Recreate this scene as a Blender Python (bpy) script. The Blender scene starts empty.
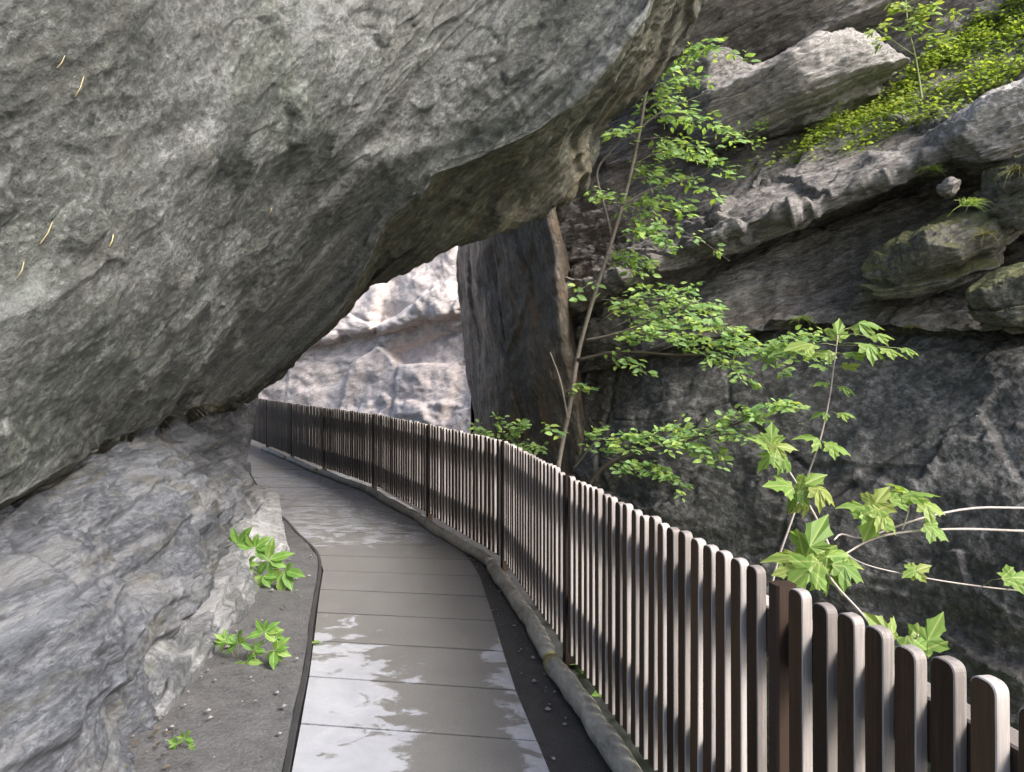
import bpy, math, random
import numpy as np
from mathutils import Vector, Matrix

random.seed(7)
rng = np.random.default_rng(11)
scn = bpy.context.scene
COL = scn.collection
R = math.radians

# ----------------------------------------------------------------- camera
F, CX, HY, EYE = 740.0, 512.0, 373.0, 1.6
cam_d = bpy.data.cameras.new('camera')
cam = bpy.data.objects.new('camera', cam_d)
COL.objects.link(cam)
cam.location = (0, 0, EYE)
cam.rotation_euler = (R(90), 0, 0)
cam_d.sensor_width = 36
cam_d.lens = F / 1024 * 36
cam_d.shift_y = -(386 - HY) / 1024
cam_d.clip_start = 0.05
cam_d.clip_end = 2000
scn.camera = cam


def P(px, py, d):
    return ((px - CX) / F * d, d, EYE - (py - HY) / F * d)


def PA(a):
    a = np.asarray(a, float)
    return np.stack([(a[..., 0] - CX) / F * a[..., 2], a[..., 2], EYE - (a[..., 1] - HY) / F * a[..., 2]], -1)


# ----------------------------------------------------------------- noise (numpy)
_perm = np.concatenate([np.random.default_rng(3).permutation(256)] * 2)
_g = np.random.default_rng(4).normal(size=(256, 3))
_g /= np.linalg.norm(_g, axis=1)[:, None]
_rand = np.random.default_rng(5).random((256, 8))


def perlin(p):
    i = np.floor(p).astype(int)
    f = p - i
    u = f * f * f * (f * (f * 6 - 15) + 10)
    i &= 255
    out = 0
    for dx in (0, 1):
        wx = u[:, 0] if dx else 1 - u[:, 0]
        a = _perm[(i[:, 0] + dx) & 255]
        for dy in (0, 1):
            wy = u[:, 1] if dy else 1 - u[:, 1]
            b = _perm[(a + i[:, 1] + dy) & 255]
            for dz in (0, 1):
                wz = u[:, 2] if dz else 1 - u[:, 2]
                g = _g[_perm[(b + i[:, 2] + dz) & 255]]
                out = out + wx * wy * wz * (g[:, 0] * (f[:, 0] - dx) + g[:, 1] * (f[:, 1] - dy) + g[:, 2] * (f[:, 2] - dz))
    return out


def fbm(p, octaves=5, gain=0.5, ridged=False):
    s, a, t = 0, 1.0, 0
    q = np.array(p, float)
    for k in range(octaves):
        n = perlin(q + 17.3 * k)
        if ridged:
            n = 0.5 - np.abs(n) * 2
        s = s + a * n
        t += a
        a *= gain
        q = q * 2.03
    return s / t * 1.6


def worley(p):
    """random value of the nearest cell, a tilt within it, and F2-F1"""
    i = np.floor(p).astype(int)
    n = len(p)
    f1 = np.full(n, 9.0); f2 = np.full(n, 9.0)
    cid = np.zeros(n, int); rel = np.zeros((n, 3))
    for dx in (-1, 0, 1):
        for dy in (-1, 0, 1):
            for dz in (-1, 0, 1):
                c = i + (dx, dy, dz)
                h = _perm[(_perm[(_perm[c[:, 0] & 255] + c[:, 1]) & 255] + c[:, 2]) & 255]
                v = c + _rand[h, :3] - p
                d = np.sqrt((v * v).sum(1))
                near = d < f1
                f2 = np.where(near, f1, np.minimum(f2, d))
                f1 = np.where(near, d, f1)
                cid = np.where(near, h, cid)
                rel[near] = v[near]
    tilt = (rel * (_rand[cid, 3:6] - 0.5)).sum(1)
    return _rand[cid, 6], tilt, f2 - f1


def frame(L, N):
    L = np.array(L, float); L /= np.linalg.norm(L)
    N = np.array(N, float); N -= L * (N @ L); N /= np.linalg.norm(N)
    return L, np.cross(N, L), N


def strata(p, N, freq, warp=0.4, seed=0, sharp=0.72):
    """layered ledges across the direction N"""
    s = p @ N * freq + warp * fbm(p * 0.8 + seed, 3) + 0.25 * fbm(p * 3.1 + seed, 3)
    f = np.floor(s).astype(int)
    t = s - f
    k = np.clip((t - sharp) / (1 - sharp), 0, 1)
    k = k * k * (3 - 2 * k)
    r = _rand[(f + 31 * seed) & 255, 7] * (1 - k) + _rand[(f + 1 + 31 * seed) & 255, 7] * k
    return r - 0.6 + t * (1 - k) * 0.4


# ----------------------------------------------------------------- node helpers
class NT:
    def __init__(self, name):
        self.m = bpy.data.materials.new(name)
        self.m.use_nodes = True
        self.t = self.m.node_tree
        self.t.nodes.clear()
        self.out = self.t.nodes.new('ShaderNodeOutputMaterial')

    def n(self, kind, **kw):
        nd = self.t.nodes.new('ShaderNode' + kind)
        for k, v in kw.items():
            if k in nd.inputs:
                if hasattr(v, 'is_output'):
                    self.t.links.new(v, nd.inputs[k])
                else:
                    nd.inputs[k].default_value = v
            else:
                setattr(nd, k, v)
        return nd

    def link(self, a, b):
        self.t.links.new(a, b)

    def math(self, op, a, b=None, c=None, clamp=False):
        nd = self.t.nodes.new('ShaderNodeMath')
        nd.operation = op
        nd.use_clamp = clamp
        for k, v in enumerate((a, b, c)):
            if v is None:
                continue
            if hasattr(v, 'is_output'):
                self.link(v, nd.inputs[k])
            else:
                nd.inputs[k].default_value = v
        return nd.outputs[0]

    def noise(self, vec, scale, detail=6, rough=0.6, dist=0.0):
        nd = self.n('TexNoise', Scale=scale, Detail=detail, Roughness=rough, Distortion=dist)
        self.link(vec, nd.inputs['Vector'])
        return nd.outputs['Fac']

    def ramp(self, fac, stops, interp='LINEAR'):
        nd = self.t.nodes.new('ShaderNodeValToRGB')
        nd.color_ramp.interpolation = interp
        el = nd.color_ramp.elements
        while len(el) < len(stops):
            el.new(0.5)
        for e, (p, c) in zip(el, stops):
            e.position = p
            e.color = (c[0], c[1], c[2], 1) if isinstance(c, (tuple, list)) else (c, c, c, 1)
        self.link(fac, nd.inputs[0])
        return nd.outputs[0]

    def mix(self, fac, a, b, mode='MIX'):
        nd = self.t.nodes.new('ShaderNodeMix')
        nd.data_type = 'RGBA'
        nd.blend_type = mode
        for k, v in ((0, fac), (6, a), (7, b)):
            if hasattr(v, 'is_output'):
                self.link(v, nd.inputs[k])
            else:
                nd.inputs[k].default_value = v if k == 0 else (v[0], v[1], v[2], 1)
        return nd.outputs[2]

    def axes(self, L, N, sl, sm, sn):
        """position measured along the bedding L, across it, and along its normal N"""
        L, M, N = frame(L, N)
        pos = self.t.nodes.new('ShaderNodeNewGeometry').outputs['Position']
        comb = self.t.nodes.new('ShaderNodeCombineXYZ')
        for k, (v, s) in enumerate(((L, sl), (M, sm), (N, sn))):
            dt = self.t.nodes.new('ShaderNodeVectorMath')
            dt.operation = 'DOT_PRODUCT'
            self.link(pos, dt.inputs[0])
            dt.inputs[1].default_value = tuple(float(x) * s for x in v)
            self.link(dt.outputs['Value'], comb.inputs[k])
        return comb.outputs[0]

    def bump(self, h, strength, dist, normal=None):
        nd = self.n('Bump', Strength=strength, Distance=dist)
        self.link(h, nd.inputs['Height'])
        if normal is not None:
            self.link(normal, nd.inputs['Normal'])
        return nd.outputs[0]

    def surf(self, **kw):
        b = self.n('BsdfPrincipled', **kw)
        self.link(b.outputs[0], self.out.inputs[0])
        return b


def rock_mat(name, dark, mid, light, L, N, sl=0.35, sm=1.0, sn=1.6, base=2.0, rough=0.55, spec=0.5,
             speck=0.5, fine=55.0, spots=0.35, stain=None, moss=None, rust=None, bump=0.6, streak=0.0,
             pale=None, bdist=0.05, contrast=0.8, grain=0.0):
    t = NT(name)
    pos = t.t.nodes.new('ShaderNodeNewGeometry').outputs['Position']
    a = t.axes(L, N, sl, sm, sn)
    a2 = t.axes(L, N, min(1.0, sl * 2.2), sm, sn)
    big = t.noise(a, base * 0.4, 5, 0.6, 0.5)
    mid_n = t.noise(a, base * 2.2, 9, 0.68, 0.6)
    wisp = t.noise(a2, base * 6.0, 8, 0.72, 0.5)
    fin = t.noise(pos, fine, 5, 0.7, 0.2)
    finea = t.noise(a2, fine * 0.45, 6, 0.74, 0.3)
    v = t.math('MULTIPLY_ADD', big, 0.4, t.math('MULTIPLY_ADD', mid_n, 0.3, t.math('MULTIPLY', wisp, 0.3)))
    v = t.math('MULTIPLY_ADD', t.math('SUBTRACT', finea, 0.5), contrast, v)
    c = t.ramp(v, [(0.33, dark), (0.5, mid), (0.66, light)])
    # pale mineral grains and darker lichen
    g = t.ramp(t.math('MULTIPLY_ADD', finea, 0.45, t.math('MULTIPLY', fin, 0.55)), [(0.555, 0), (0.68, 1)])
    c = t.mix(t.math('MULTIPLY', g, speck), c, (min(.8, light[0] * 1.7), min(.8, light[1] * 1.7), min(.8, light[2] * 1.7)))
    d = t.ramp(t.noise(a2, base * 4.2, 7, 0.75, 0.8), [(0.33, 1), (0.43, 0)])
    c = t.mix(t.math('MULTIPLY', d, spots), c, (dark[0] * 0.35, dark[1] * 0.35, dark[2] * 0.35))
    d = t.ramp(t.noise(pos, fine * 0.55, 4, 0.7, 0.3), [(0.34, 1), (0.42, 0)])
    c = t.mix(t.math('MULTIPLY', d, spots), c, (dark[0] * 0.5, dark[1] * 0.5, dark[2] * 0.5))
    if grain:
        # long streaks of darker and paler layers
        ag = t.axes(L, N, 0.16, 0.6, 3.2)
        gn = t.noise(ag, 2.2, 6, 0.6, 0.4)
        c = t.mix(t.math('MULTIPLY', t.ramp(gn, [(0.36, 1), (0.47, 0)]), grain), c, (dark[0] * 0.8, dark[1] * 0.8, dark[2] * 0.8))
        c = t.mix(t.math('MULTIPLY', t.ramp(gn, [(0.53, 0), (0.66, 1)]), grain * 0.8), c, (light[0] * 1.1, light[1] * 1.1, light[2] * 1.12))
    if stain:
        s = t.ramp(t.noise(pos, 0.55, 5, 0.6, 0.8), [(0.48, 0), (0.62, 1)])
        c = t.mix(t.math('MULTIPLY', s, 0.65), c, t.mix(1.0, c, stain, 'MULTIPLY'))
    if rust:
        s = t.ramp(t.noise(a, base * 1.3, 6, 0.65, 1.0), [(0.52, 0), (0.66, 1)])
        c = t.mix(t.math('MULTIPLY', s, rust[3]), c, rust[:3])
    if streak:
        # vertical water marks
        st = t.n('Mapping', Vector=pos, Scale=(1.6, 1.6, 0.10))
        s = t.noise(st.outputs[0], 1.7, 6, 0.62, 0.5)
        c = t.mix(t.math('MULTIPLY', t.ramp(s, [(0.45, 0), (0.6, 1)]), streak), c, (dark[0] * 0.6, dark[1] * 0.6, dark[2] * 0.65))
        c = t.mix(t.math('MULTIPLY', t.ramp(s, [(0.3, 1), (0.38, 0)]), streak * 0.6), c, (light[0] * 1.3, light[1] * 1.3, light[2] * 1.35))
    if pale:
        s = t.ramp(t.noise(a, base * 0.9, 7, 0.68, 1.4), [(0.51, 0), (0.58, 1)])
        c = t.mix(t.math('MULTIPLY', s, pale[3]), c, pale[:3])
    if moss:
        nz = t.n('SeparateXYZ', Vector=t.t.nodes.new('ShaderNodeNewGeometry').outputs['Normal']).outputs['Z']
        mm = t.math('MULTIPLY_ADD', t.noise(pos, 2.4, 7, 0.7, 0.5), 1.6, t.math('MULTIPLY', nz, 0.55))
        mk = t.ramp(mm, [(moss[3], 0), (moss[3] + 0.22, 1)])
        c = t.mix(t.math('MULTIPLY', mk, 0.8), c, moss[:3])
    rg = t.math('MULTIPLY_ADD', t.noise(a, base * 3, 4, 0.6), 0.45, rough - 0.22)
    h = t.math('MULTIPLY_ADD', wisp, 0.6, t.math('MULTIPLY', mid_n, 1.0))
    nb = t.bump(h, bump, bdist * 2.0)
    h2 = t.math('MULTIPLY_ADD', fin, 0.5, t.math('MULTIPLY', finea, 0.8))
    nb = t.bump(h2, min(1.0, bump * 1.1), bdist * 0.4, nb)
    b = t.surf(Roughness=rg)
    b.inputs['Specular IOR Level'].default_value = spec
    t.link(c, b.inputs['Base Color'])
    t.link(nb, b.inputs['Normal'])
    return t.m


# ----------------------------------------------------------------- mesh helpers
def tag(o, label=None, cat=None, group=None, kind=None):
    for k, v in (('label', label), ('category', cat), ('group', group), ('kind', kind)):
        if v:
            o[k] = v
    return o


def link_mesh(name, verts, faces, mats, parent=None, smooth=True, midx=None, origin=None):
    me = bpy.data.meshes.new(name)
    v = np.asarray(verts, float)
    if origin is not None:
        v = v - np.asarray(origin, float)
    me.from_pydata([tuple(x) for x in v], [], [tuple(f) for f in faces])
    for m in (mats if isinstance(mats, (list, tuple)) else [mats]):
        me.materials.append(m)
    if midx is not None:
        me.polygons.foreach_set('material_index', np.asarray(midx, dtype=np.int32))
    me.polygons.foreach_set('use_smooth', [bool(smooth)] * len(me.polygons))
    me.update()
    o = bpy.data.objects.new(name, me)
    COL.objects.link(o)
    if origin is not None:
        o.location = origin
    if parent is not None:
        o.parent = parent
    return o


def empty(name, loc=(0, 0, 0)):
    o = bpy.data.objects.new(name, None)
    o.empty_display_size = 0.2
    o.location = loc
    COL.objects.link(o)
    return o


def catmull(ctrl, n, axis):
    c = np.moveaxis(np.asarray(ctrl, float), axis, 0)
    m = len(c)
    c = np.concatenate([2 * c[:1] - c[1:2], c, 2 * c[-1:] - c[-2:-1]])
    t = np.linspace(0, m - 1, n) if np.isscalar(n) else np.asarray(n, float)
    i = np.minimum(t.astype(int), m - 2)
    f = (t - i).reshape((-1,) + (1,) * (c.ndim - 1))
    p0, p1, p2, p3 = c[i], c[i + 1], c[i + 2], c[i + 3]
    out = 0.5 * (2 * p1 + (p2 - p0) * f + (2 * p0 - 5 * p1 + 4 * p2 - p3) * f ** 2 + (3 * p1 - p0 - 3 * p2 + p3) * f ** 3)
    return np.moveaxis(out, 0, axis)


def grid_normals(g):
    du = np.gradient(g, axis=0); dv = np.gradient(g, axis=1)
    n = np.cross(du, dv)
    return n / (np.linalg.norm(n, axis=2)[..., None] + 1e-9)


SURF = {}


def rock_patch(name, ctrl, nu, nv, disp, mat, thick, key, world=False, flip=False, parent=None, alt=None):
    """ctrl[R][C] of (px, py, distance): a rock surface through measured points, weathered by
    disp(points, normals) and closed behind by the vector thick"""
    c = np.asarray(ctrl, float) if world else PA(ctrl)
    g = catmull(catmull(c, nu, 0), nv, 1)
    tv = nv
    nu, nv = g.shape[:2]
    n = grid_normals(g)
    if flip:
        n = -n
    p = g.reshape(-1, 3); nn = n.reshape(-1, 3)
    p = p + nn * disp(p, nn)[:, None]
    g = p.reshape(nu, nv, 3)
    SURF[key] = (g, nn.reshape(nu, nv, 3))
    idx = np.arange(nu * nv).reshape(nu, nv)
    f = np.stack([idx[:-1, :-1], idx[1:, :-1], idx[1:, 1:], idx[:-1, 1:]], -1).reshape(-1, 4)
    if flip:
        f = f[:, ::-1]
    ring = np.concatenate([idx[0, :], idx[1:, -1], idx[-1, -2::-1], idx[-2:0, 0]])
    back = p[ring] + np.asarray(thick)
    nb = len(p) + np.arange(len(ring))
    k = len(p) + len(ring)
    cen = back.mean(0) + np.asarray(thick) * 0.4
    faces = [tuple(x) for x in f]
    for i in range(len(ring)):
        j = (i + 1) % len(ring)
        q = (ring[i], ring[j], nb[j], nb[i])
        faces.append(q[::-1] if flip else q)
        tri = (nb[i], nb[j], k)
        faces.append(tri[::-1] if flip else tri)
    v = np.concatenate([p, back, [cen]])
    org = v.mean(0); org[2] = v[:, 2].min()
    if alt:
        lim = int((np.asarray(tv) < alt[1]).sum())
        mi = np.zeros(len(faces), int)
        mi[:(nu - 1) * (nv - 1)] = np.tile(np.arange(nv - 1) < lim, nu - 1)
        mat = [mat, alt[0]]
    else:
        mi = None
    return link_mesh(name, v, faces, mat, parent, True, mi, origin=org)


def on_surf(key, px, py):
    """point and normal of a built surface seen at a place of the photograph"""
    g, n = SURF[key]
    q = g.reshape(-1, 3)
    y = np.maximum(q[:, 1], 0.05)
    X = CX + q[:, 0] / y * F; Y = HY - (q[:, 2] - EYE) / y * F
    d = (X - px) ** 2 + (Y - py) ** 2 + np.where(q[:, 1] < 0.2, 1e9, 0)
    near = np.where(d < d.min() + 9)[0]
    k = near[np.argmin(q[near, 1])]
    return q[k], n.reshape(-1, 3)[k]


# ----------------------------------------------------------------- materials
L_OV = (0.69, -0.50, 0.52)
N_OV = (-0.60, -0.26, 0.54)
M_over = rock_mat('schist_grey_green', (0.048, 0.052, 0.046), (0.155, 0.162, 0.15), (0.37, 0.38, 0.375), L_OV, N_OV,
                  sl=0.4, sm=0.9, sn=1.9, base=2.2, rough=0.45, contrast=0.7, speck=0.45, fine=60, spots=0.6, stain=(0.66, 0.74, 0.64), grain=0.6,
                  rust=(0.17, 0.165, 0.13, 0.25), bump=0.9, bdist=0.06)
M_under = rock_mat('shaded_olive_schist', (0.022, 0.023, 0.016), (0.075, 0.075, 0.05), (0.20, 0.20, 0.15), L_OV, N_OV,
                   sl=0.3, sm=1.0, sn=2.4, base=1.8, rough=0.5, speck=0.25, fine=50, spots=0.6, rust=(0.14, 0.10, 0.04, 0.5), bump=0.8, bdist=0.06)  # olive tone is the rock's own, the darkening paints the underside's shade
M_low = rock_mat('schist_blue_grey', (0.038, 0.041, 0.047), (0.095, 0.103, 0.119), (0.21, 0.222, 0.243), (0.45, 0.80, 0.25), (-0.37, -0.04, 0.78), grain=0.6,
                 sl=0.28, sm=0.9, sn=2.2, base=1.7, rough=0.5, speck=0.35, fine=50, spots=0.5,
                 rust=(0.13, 0.115, 0.075, 0.55), pale=(0.30, 0.30, 0.305, 0.4), bump=0.8)
M_far = rock_mat('limestone_pale', (0.32, 0.285, 0.275), (0.58, 0.51, 0.485), (0.70, 0.64, 0.61), (0.8, 0.2, 0.35), (-0.3, -0.2, 0.9),
                 sl=0.35, sm=1.0, sn=1.6, base=0.6, rough=0.7, speck=0.25, fine=16, spots=0.12, streak=0.18,
                 rust=(0.62, 0.50, 0.45, 0.35), bump=0.35, bdist=0.12)
M_pillar = rock_mat('wet_dark_rock', (0.022, 0.018, 0.013), (0.078, 0.061, 0.043), (0.19, 0.16, 0.125), (-0.3, 0.1, 0.95), (0.9, -0.3, 0.3),
                    sl=0.25, sm=1.0, sn=1.8, base=1.2, rough=0.45, speck=0.2, fine=26, spots=0.4, streak=0.4,
                    rust=(0.19, 0.105, 0.045, 0.7), bump=0.7, bdist=0.08)
M_cliff = rock_mat('gneiss_cliff', (0.05, 0.045, 0.04), (0.22, 0.205, 0.19), (0.45, 0.42, 0.40), (0.8, -0.3, 0.25), (-0.2, -0.2, 0.95),
                   sl=0.3, sm=1.0, sn=2.6, base=1.1, rough=0.6, speck=0.3, fine=26, spots=0.5, streak=0.35,
                   moss=(0.09, 0.10, 0.03, 1.22), rust=(0.20, 0.15, 0.10, 0.4), bump=0.8, bdist=0.08)
M_wall = rock_mat('damp_dark_cliff', (0.028, 0.027, 0.025), (0.088, 0.084, 0.078), (0.27, 0.262, 0.25), (0.7, -0.5, -0.2), (-0.3, -0.3, 0.9),
                  sl=0.5, sm=1.0, sn=1.3, base=0.7, rough=0.55, speck=0.25, fine=24, spots=0.4, streak=0.35,
                  moss=(0.05, 0.06, 0.02, 1.35), bump=0.7, bdist=0.08)
M_boulder = rock_mat('gneiss_boulder', (0.09, 0.085, 0.078), (0.28, 0.265, 0.25), (0.48, 0.455, 0.435), (0.8, -0.3, 0.3), (-0.3, -0.3, 0.9),
                     sl=0.35, sm=1.0, sn=2.2, base=1.4, rough=0.6, speck=0.35, fine=30, spots=0.45, moss=(0.10, 0.115, 0.03, 1.25),
                     bump=0.7, bdist=0.07)
M_ledge = rock_mat('pale_ledge_stone', (0.12, 0.12, 0.12), (0.27, 0.27, 0.268), (0.42, 0.42, 0.42), (0.35, 0.3, 0.9), (0.85, -0.4, 0.2), sl=0.3, sn=2.0, base=2.2, rough=0.6, spots=0.3, bump=0.7,
                   pale=(0.5, 0.5, 0.5, 0.5), moss=(0.12, 0.13, 0.05, 1.2))
M_rib = rock_mat('streaked_rib_rock', (0.07, 0.073, 0.08), (0.175, 0.18, 0.19), (0.33, 0.332, 0.34), (0.35, 0.3, 0.9), (0.85, -0.4, 0.2), grain=0.6, sl=0.35, sm=1.3, sn=2.0, base=2.0, rough=0.55, spots=0.45, bump=0.8,
                 pale=(0.46, 0.46, 0.46, 0.5), rust=(0.18, 0.20, 0.13, 0.4))
M_mossy = rock_mat('mossy_boulder', (0.06, 0.058, 0.045), (0.16, 0.15, 0.12), (0.33, 0.31, 0.28), (0.7, -0.3, 0.5), (-0.4, -0.3, 0.8),
                   sl=0.4, sm=1.0, sn=1.8, base=1.6, rough=0.7, speck=0.3, fine=30, spots=0.5, moss=(0.12, 0.125, 0.035, 0.95),
                   bump=0.8, bdist=0.07)


def plain_mat(name, c0, c1, scale=30, rough=0.7, bump=0.3, dist=0.004, stretch=(1, 1, 1), spec=0.4):
    t = NT(name)
    pos = t.t.nodes.new('ShaderNodeNewGeometry').outputs['Position']
    mp = t.n('Mapping', Vector=pos, Scale=stretch).outputs[0]
    n1 = t.noise(mp, scale, 8, 0.7, 0.4)
    n2 = t.noise(pos, scale * 0.12, 4, 0.6, 0.3)
    c = t.ramp(t.math('MULTIPLY_ADD', n1, 0.6, t.math('MULTIPLY', n2, 0.4)), [(0.35, c0), (0.65, c1)])
    b = t.surf(Roughness=rough)
    b.inputs['Specular IOR Level'].default_value = spec
    t.link(c, b.inputs['Base Color'])
    t.link(t.bump(n1, bump, dist), b.inputs['Normal'])
    return t.m


def wood_mat(name, c0, c1, rough=0.6):
    t = NT(name)
    pos = t.t.nodes.new('ShaderNodeNewGeometry').outputs['Position']
    mp = t.n('Mapping', Vector=pos, Scale=(1, 1, 0.045)).outputs[0]
    n1 = t.noise(mp, 160, 5, 0.65, 0.8)
    n2 = t.noise(mp, 14, 5, 0.6, 0.6)
    n3 = t.noise(pos, 1.3, 3, 0.5)
    v = t.math('MULTIPLY_ADD', n1, 0.35, t.math('MULTIPLY_ADD', n2, 0.35, t.math('MULTIPLY', n3, 0.3)))
    isl = t.t.nodes.new('ShaderNodeObjectInfo').outputs['Random']
    v = t.math('ADD', v, t.math('MULTIPLY_ADD', isl, 0.3, -0.15))
    c = t.ramp(v, [(0.36, c0), (0.64, c1)])
    b = t.surf(Roughness=rough)
    b.inputs['Specular IOR Level'].default_value = 0.16
    t.link(c, b.inputs['Base Color'])
    t.link(t.bump(n1, 0.5, 0.002), b.inputs['Normal'])
    return t.m


M_wood = wood_mat('stained_brown_wood', (0.020, 0.011, 0.006), (0.072, 0.040, 0.021))
M_lit_edge = wood_mat('lit_edge_wood', (0.16, 0.142, 0.13), (0.37, 0.338, 0.32))  # same wood, light on edges and rail tops put into a paler colour
M_rail = wood_mat('brown_rail_wood', (0.030, 0.020, 0.014), (0.085, 0.054, 0.036))
M_post = wood_mat('red_brown_post_wood', (0.014, 0.009, 0.007), (0.038, 0.024, 0.017))


def leaf_mat(name, c0, c1, c2, trans=0.5, veins=0.0):
    t = NT(name)
    rnd = t.math('FRACT', t.math('ADD', t.t.nodes.new('ShaderNodeNewGeometry').outputs['Random Per Island'], t.t.nodes.new('ShaderNodeObjectInfo').outputs['Random']))
    pos = t.t.nodes.new('ShaderNodeNewGeometry').outputs['Position']
    c = t.ramp(rnd, [(0.0, c0), (0.55, c1), (1.0, c2)])
    n = t.noise(pos, 60, 3, 0.6)
    c = t.mix(t.math('MULTIPLY', n, 0.35), c, (c0[0] * 0.7, c0[1] * 0.7, c0[2] * 0.7))
    if veins:
        sp = t.n('SeparateXYZ', Vector=t.n('Attribute', attribute_name='blade').outputs['Vector'])
        x, y = sp.outputs[0], t.math('ABSOLUTE', sp.outputs[1])
        ang = t.math('ARCTAN2', y, t.math('ADD', x, 0.02))
        dist = t.math('ABSOLUTE', t.math('SUBTRACT', ang, t.math('MULTIPLY', t.math('ROUND', t.math('DIVIDE', ang, 0.72)), 0.72)))
        far_ = t.math('MULTIPLY', dist, t.math('SQRT', t.math('MULTIPLY_ADD', x, x, t.math('MULTIPLY', y, y))))
        vk = t.ramp(far_, [(0.0, 1), (0.028, 0)])
        c = t.mix(t.math('MULTIPLY', vk, veins), c, (min(1, c2[0] * 1.5), min(1, c2[1] * 1.4), c2[2] * 2.0))
        fold = t.ramp(t.math('PINGPONG', t.math('MULTIPLY', far_, 1.0), 0.09), [(0.0, 0), (0.09, 1)])
        c = t.mix(t.math('MULTIPLY', fold, veins), c, (c0[0] * 0.75, c0[1] * 0.8, c0[2] * 0.7))
    b = t.n('BsdfPrincipled', Roughness=0.5)
    b.inputs['Specular IOR Level'].default_value = 0.3
    t.link(c, b.inputs['Base Color'])
    tr = t.n('BsdfTranslucent')
    t.link(t.mix(1.0, c, (1.25, 1.15, 0.55), 'MULTIPLY'), tr.inputs['Color'])
    mx = t.n('MixShader', Fac=trans)
    t.link(b.outputs[0], mx.inputs[1]); t.link(tr.outputs[0], mx.inputs[2])
    t.link(mx.outputs[0], t.out.inputs[0])
    return t.m


M_leaf = leaf_mat('green_leaf', (0.17, 0.30, 0.11), (0.27, 0.43, 0.15), (0.40, 0.53, 0.13))
M_maple = leaf_mat('maple_leaf', (0.16, 0.27, 0.07), (0.26, 0.39, 0.09), (0.40, 0.43, 0.13), veins=0.5)
M_herb = leaf_mat('herb_leaf', (0.12, 0.26, 0.06), (0.21, 0.38, 0.08), (0.33, 0.47, 0.12), veins=0.4)
M_cover = leaf_mat('cover_leaf', (0.16, 0.25, 0.05), (0.28, 0.40, 0.08), (0.42, 0.50, 0.14))
M_grassd = leaf_mat('dry_grass', (0.17, 0.17, 0.06), (0.24, 0.24, 0.09), (0.30, 0.27, 0.12))
M_litter = leaf_mat('brown_litter', (0.035, 0.026, 0.018), (0.075, 0.055, 0.036), (0.14, 0.11, 0.07), 0.1)
M_bark = plain_mat('grey_bark', (0.10, 0.085, 0.07), (0.26, 0.23, 0.20), 40, 0.8, 0.5, 0.006)
M_darkbark = plain_mat('dark_bark', (0.03, 0.025, 0.02), (0.08, 0.065, 0.05), 40, 0.8, 0.5, 0.006)
M_twig = plain_mat('pale_twig_bark', (0.24, 0.20, 0.18), (0.44, 0.39, 0.36), 60, 0.7, 0.3, 0.002)
M_stem = plain_mat('green_stem', (0.16, 0.20, 0.07), (0.28, 0.30, 0.13), 60, 0.6, 0.2, 0.002)
M_straw = plain_mat('straw', (0.35, 0.30, 0.15), (0.58, 0.50, 0.30), 60, 0.7, 0.3, 0.002)
M_log = plain_mat('weathered_log', (0.12, 0.11, 0.085), (0.36, 0.34, 0.295), 26, 0.75, 0.6, 0.012, (1, 0.35, 1))
M_logend = plain_mat('mossy_log_end', (0.14, 0.12, 0.05), (0.30, 0.26, 0.13), 30, 0.8, 0.5, 0.01)
M_asph = plain_mat('dark_wet_asphalt', (0.016, 0.016, 0.017), (0.05, 0.05, 0.052), 60, 0.55, 0.6, 0.012)
M_grav = plain_mat('grey_grit', (0.055, 0.054, 0.056), (0.15, 0.148, 0.15), 60, 0.7, 1.0, 0.02)
M_pebble = plain_mat('grey_pebble', (0.09, 0.09, 0.09), (0.24, 0.235, 0.225), 20, 0.8, 0.3, 0.003)
M_edging = plain_mat('dark_edging', (0.015, 0.015, 0.016), (0.04, 0.04, 0.04), 40, 0.5, 0.3, 0.003)
M_bounce = plain_mat('pale_bounce_ground', (0.30, 0.30, 0.29), (0.52, 0.52, 0.50), 2, 0.8, 0.6, 0.05)  # for the added bounce sheet behind the camera
M_soil = plain_mat('gorge_soil', (0.05, 0.05, 0.03), (0.13, 0.13, 0.07), 3, 0.9, 0.6, 0.05)


def slab_mat():
    t = NT('wet_concrete')
    pos = t.t.nodes.new('ShaderNodeNewGeometry').outputs['Position']
    dry = t.n('Attribute', attribute_name='dry').outputs['Fac']  # high where the wet patches get their painted reflection
    n1 = t.noise(pos, 90, 6, 0.75)
    n2 = t.noise(pos, 3.2, 7, 0.7, 0.6)
    n3 = t.noise(t.n('Mapping', Vector=pos, Scale=(1.0, 1.5, 1.0)).outputs[0], 5.0, 8, 0.62, 0.5)
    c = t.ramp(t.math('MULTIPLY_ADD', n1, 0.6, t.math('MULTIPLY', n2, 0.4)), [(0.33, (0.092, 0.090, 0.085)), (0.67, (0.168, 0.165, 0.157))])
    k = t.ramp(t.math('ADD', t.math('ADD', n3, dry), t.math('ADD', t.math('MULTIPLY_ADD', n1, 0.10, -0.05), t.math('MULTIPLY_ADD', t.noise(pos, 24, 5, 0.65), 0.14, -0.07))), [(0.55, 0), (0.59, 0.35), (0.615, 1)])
    # wet film: its pale sky reflection is put into the colour, with lower roughness
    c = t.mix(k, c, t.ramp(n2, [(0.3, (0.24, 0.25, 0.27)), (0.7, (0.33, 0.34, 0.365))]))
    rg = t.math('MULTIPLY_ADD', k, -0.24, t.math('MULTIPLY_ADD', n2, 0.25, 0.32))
    b = t.surf()
    b.inputs['Specular IOR Level'].default_value = 0.5
    t.link(c, b.inputs['Base Color']); t.link(rg, b.inputs['Roughness'])
    t.link(t.bump(n1, 0.45, 0.003), b.inputs['Normal'])
    return t.m


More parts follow.
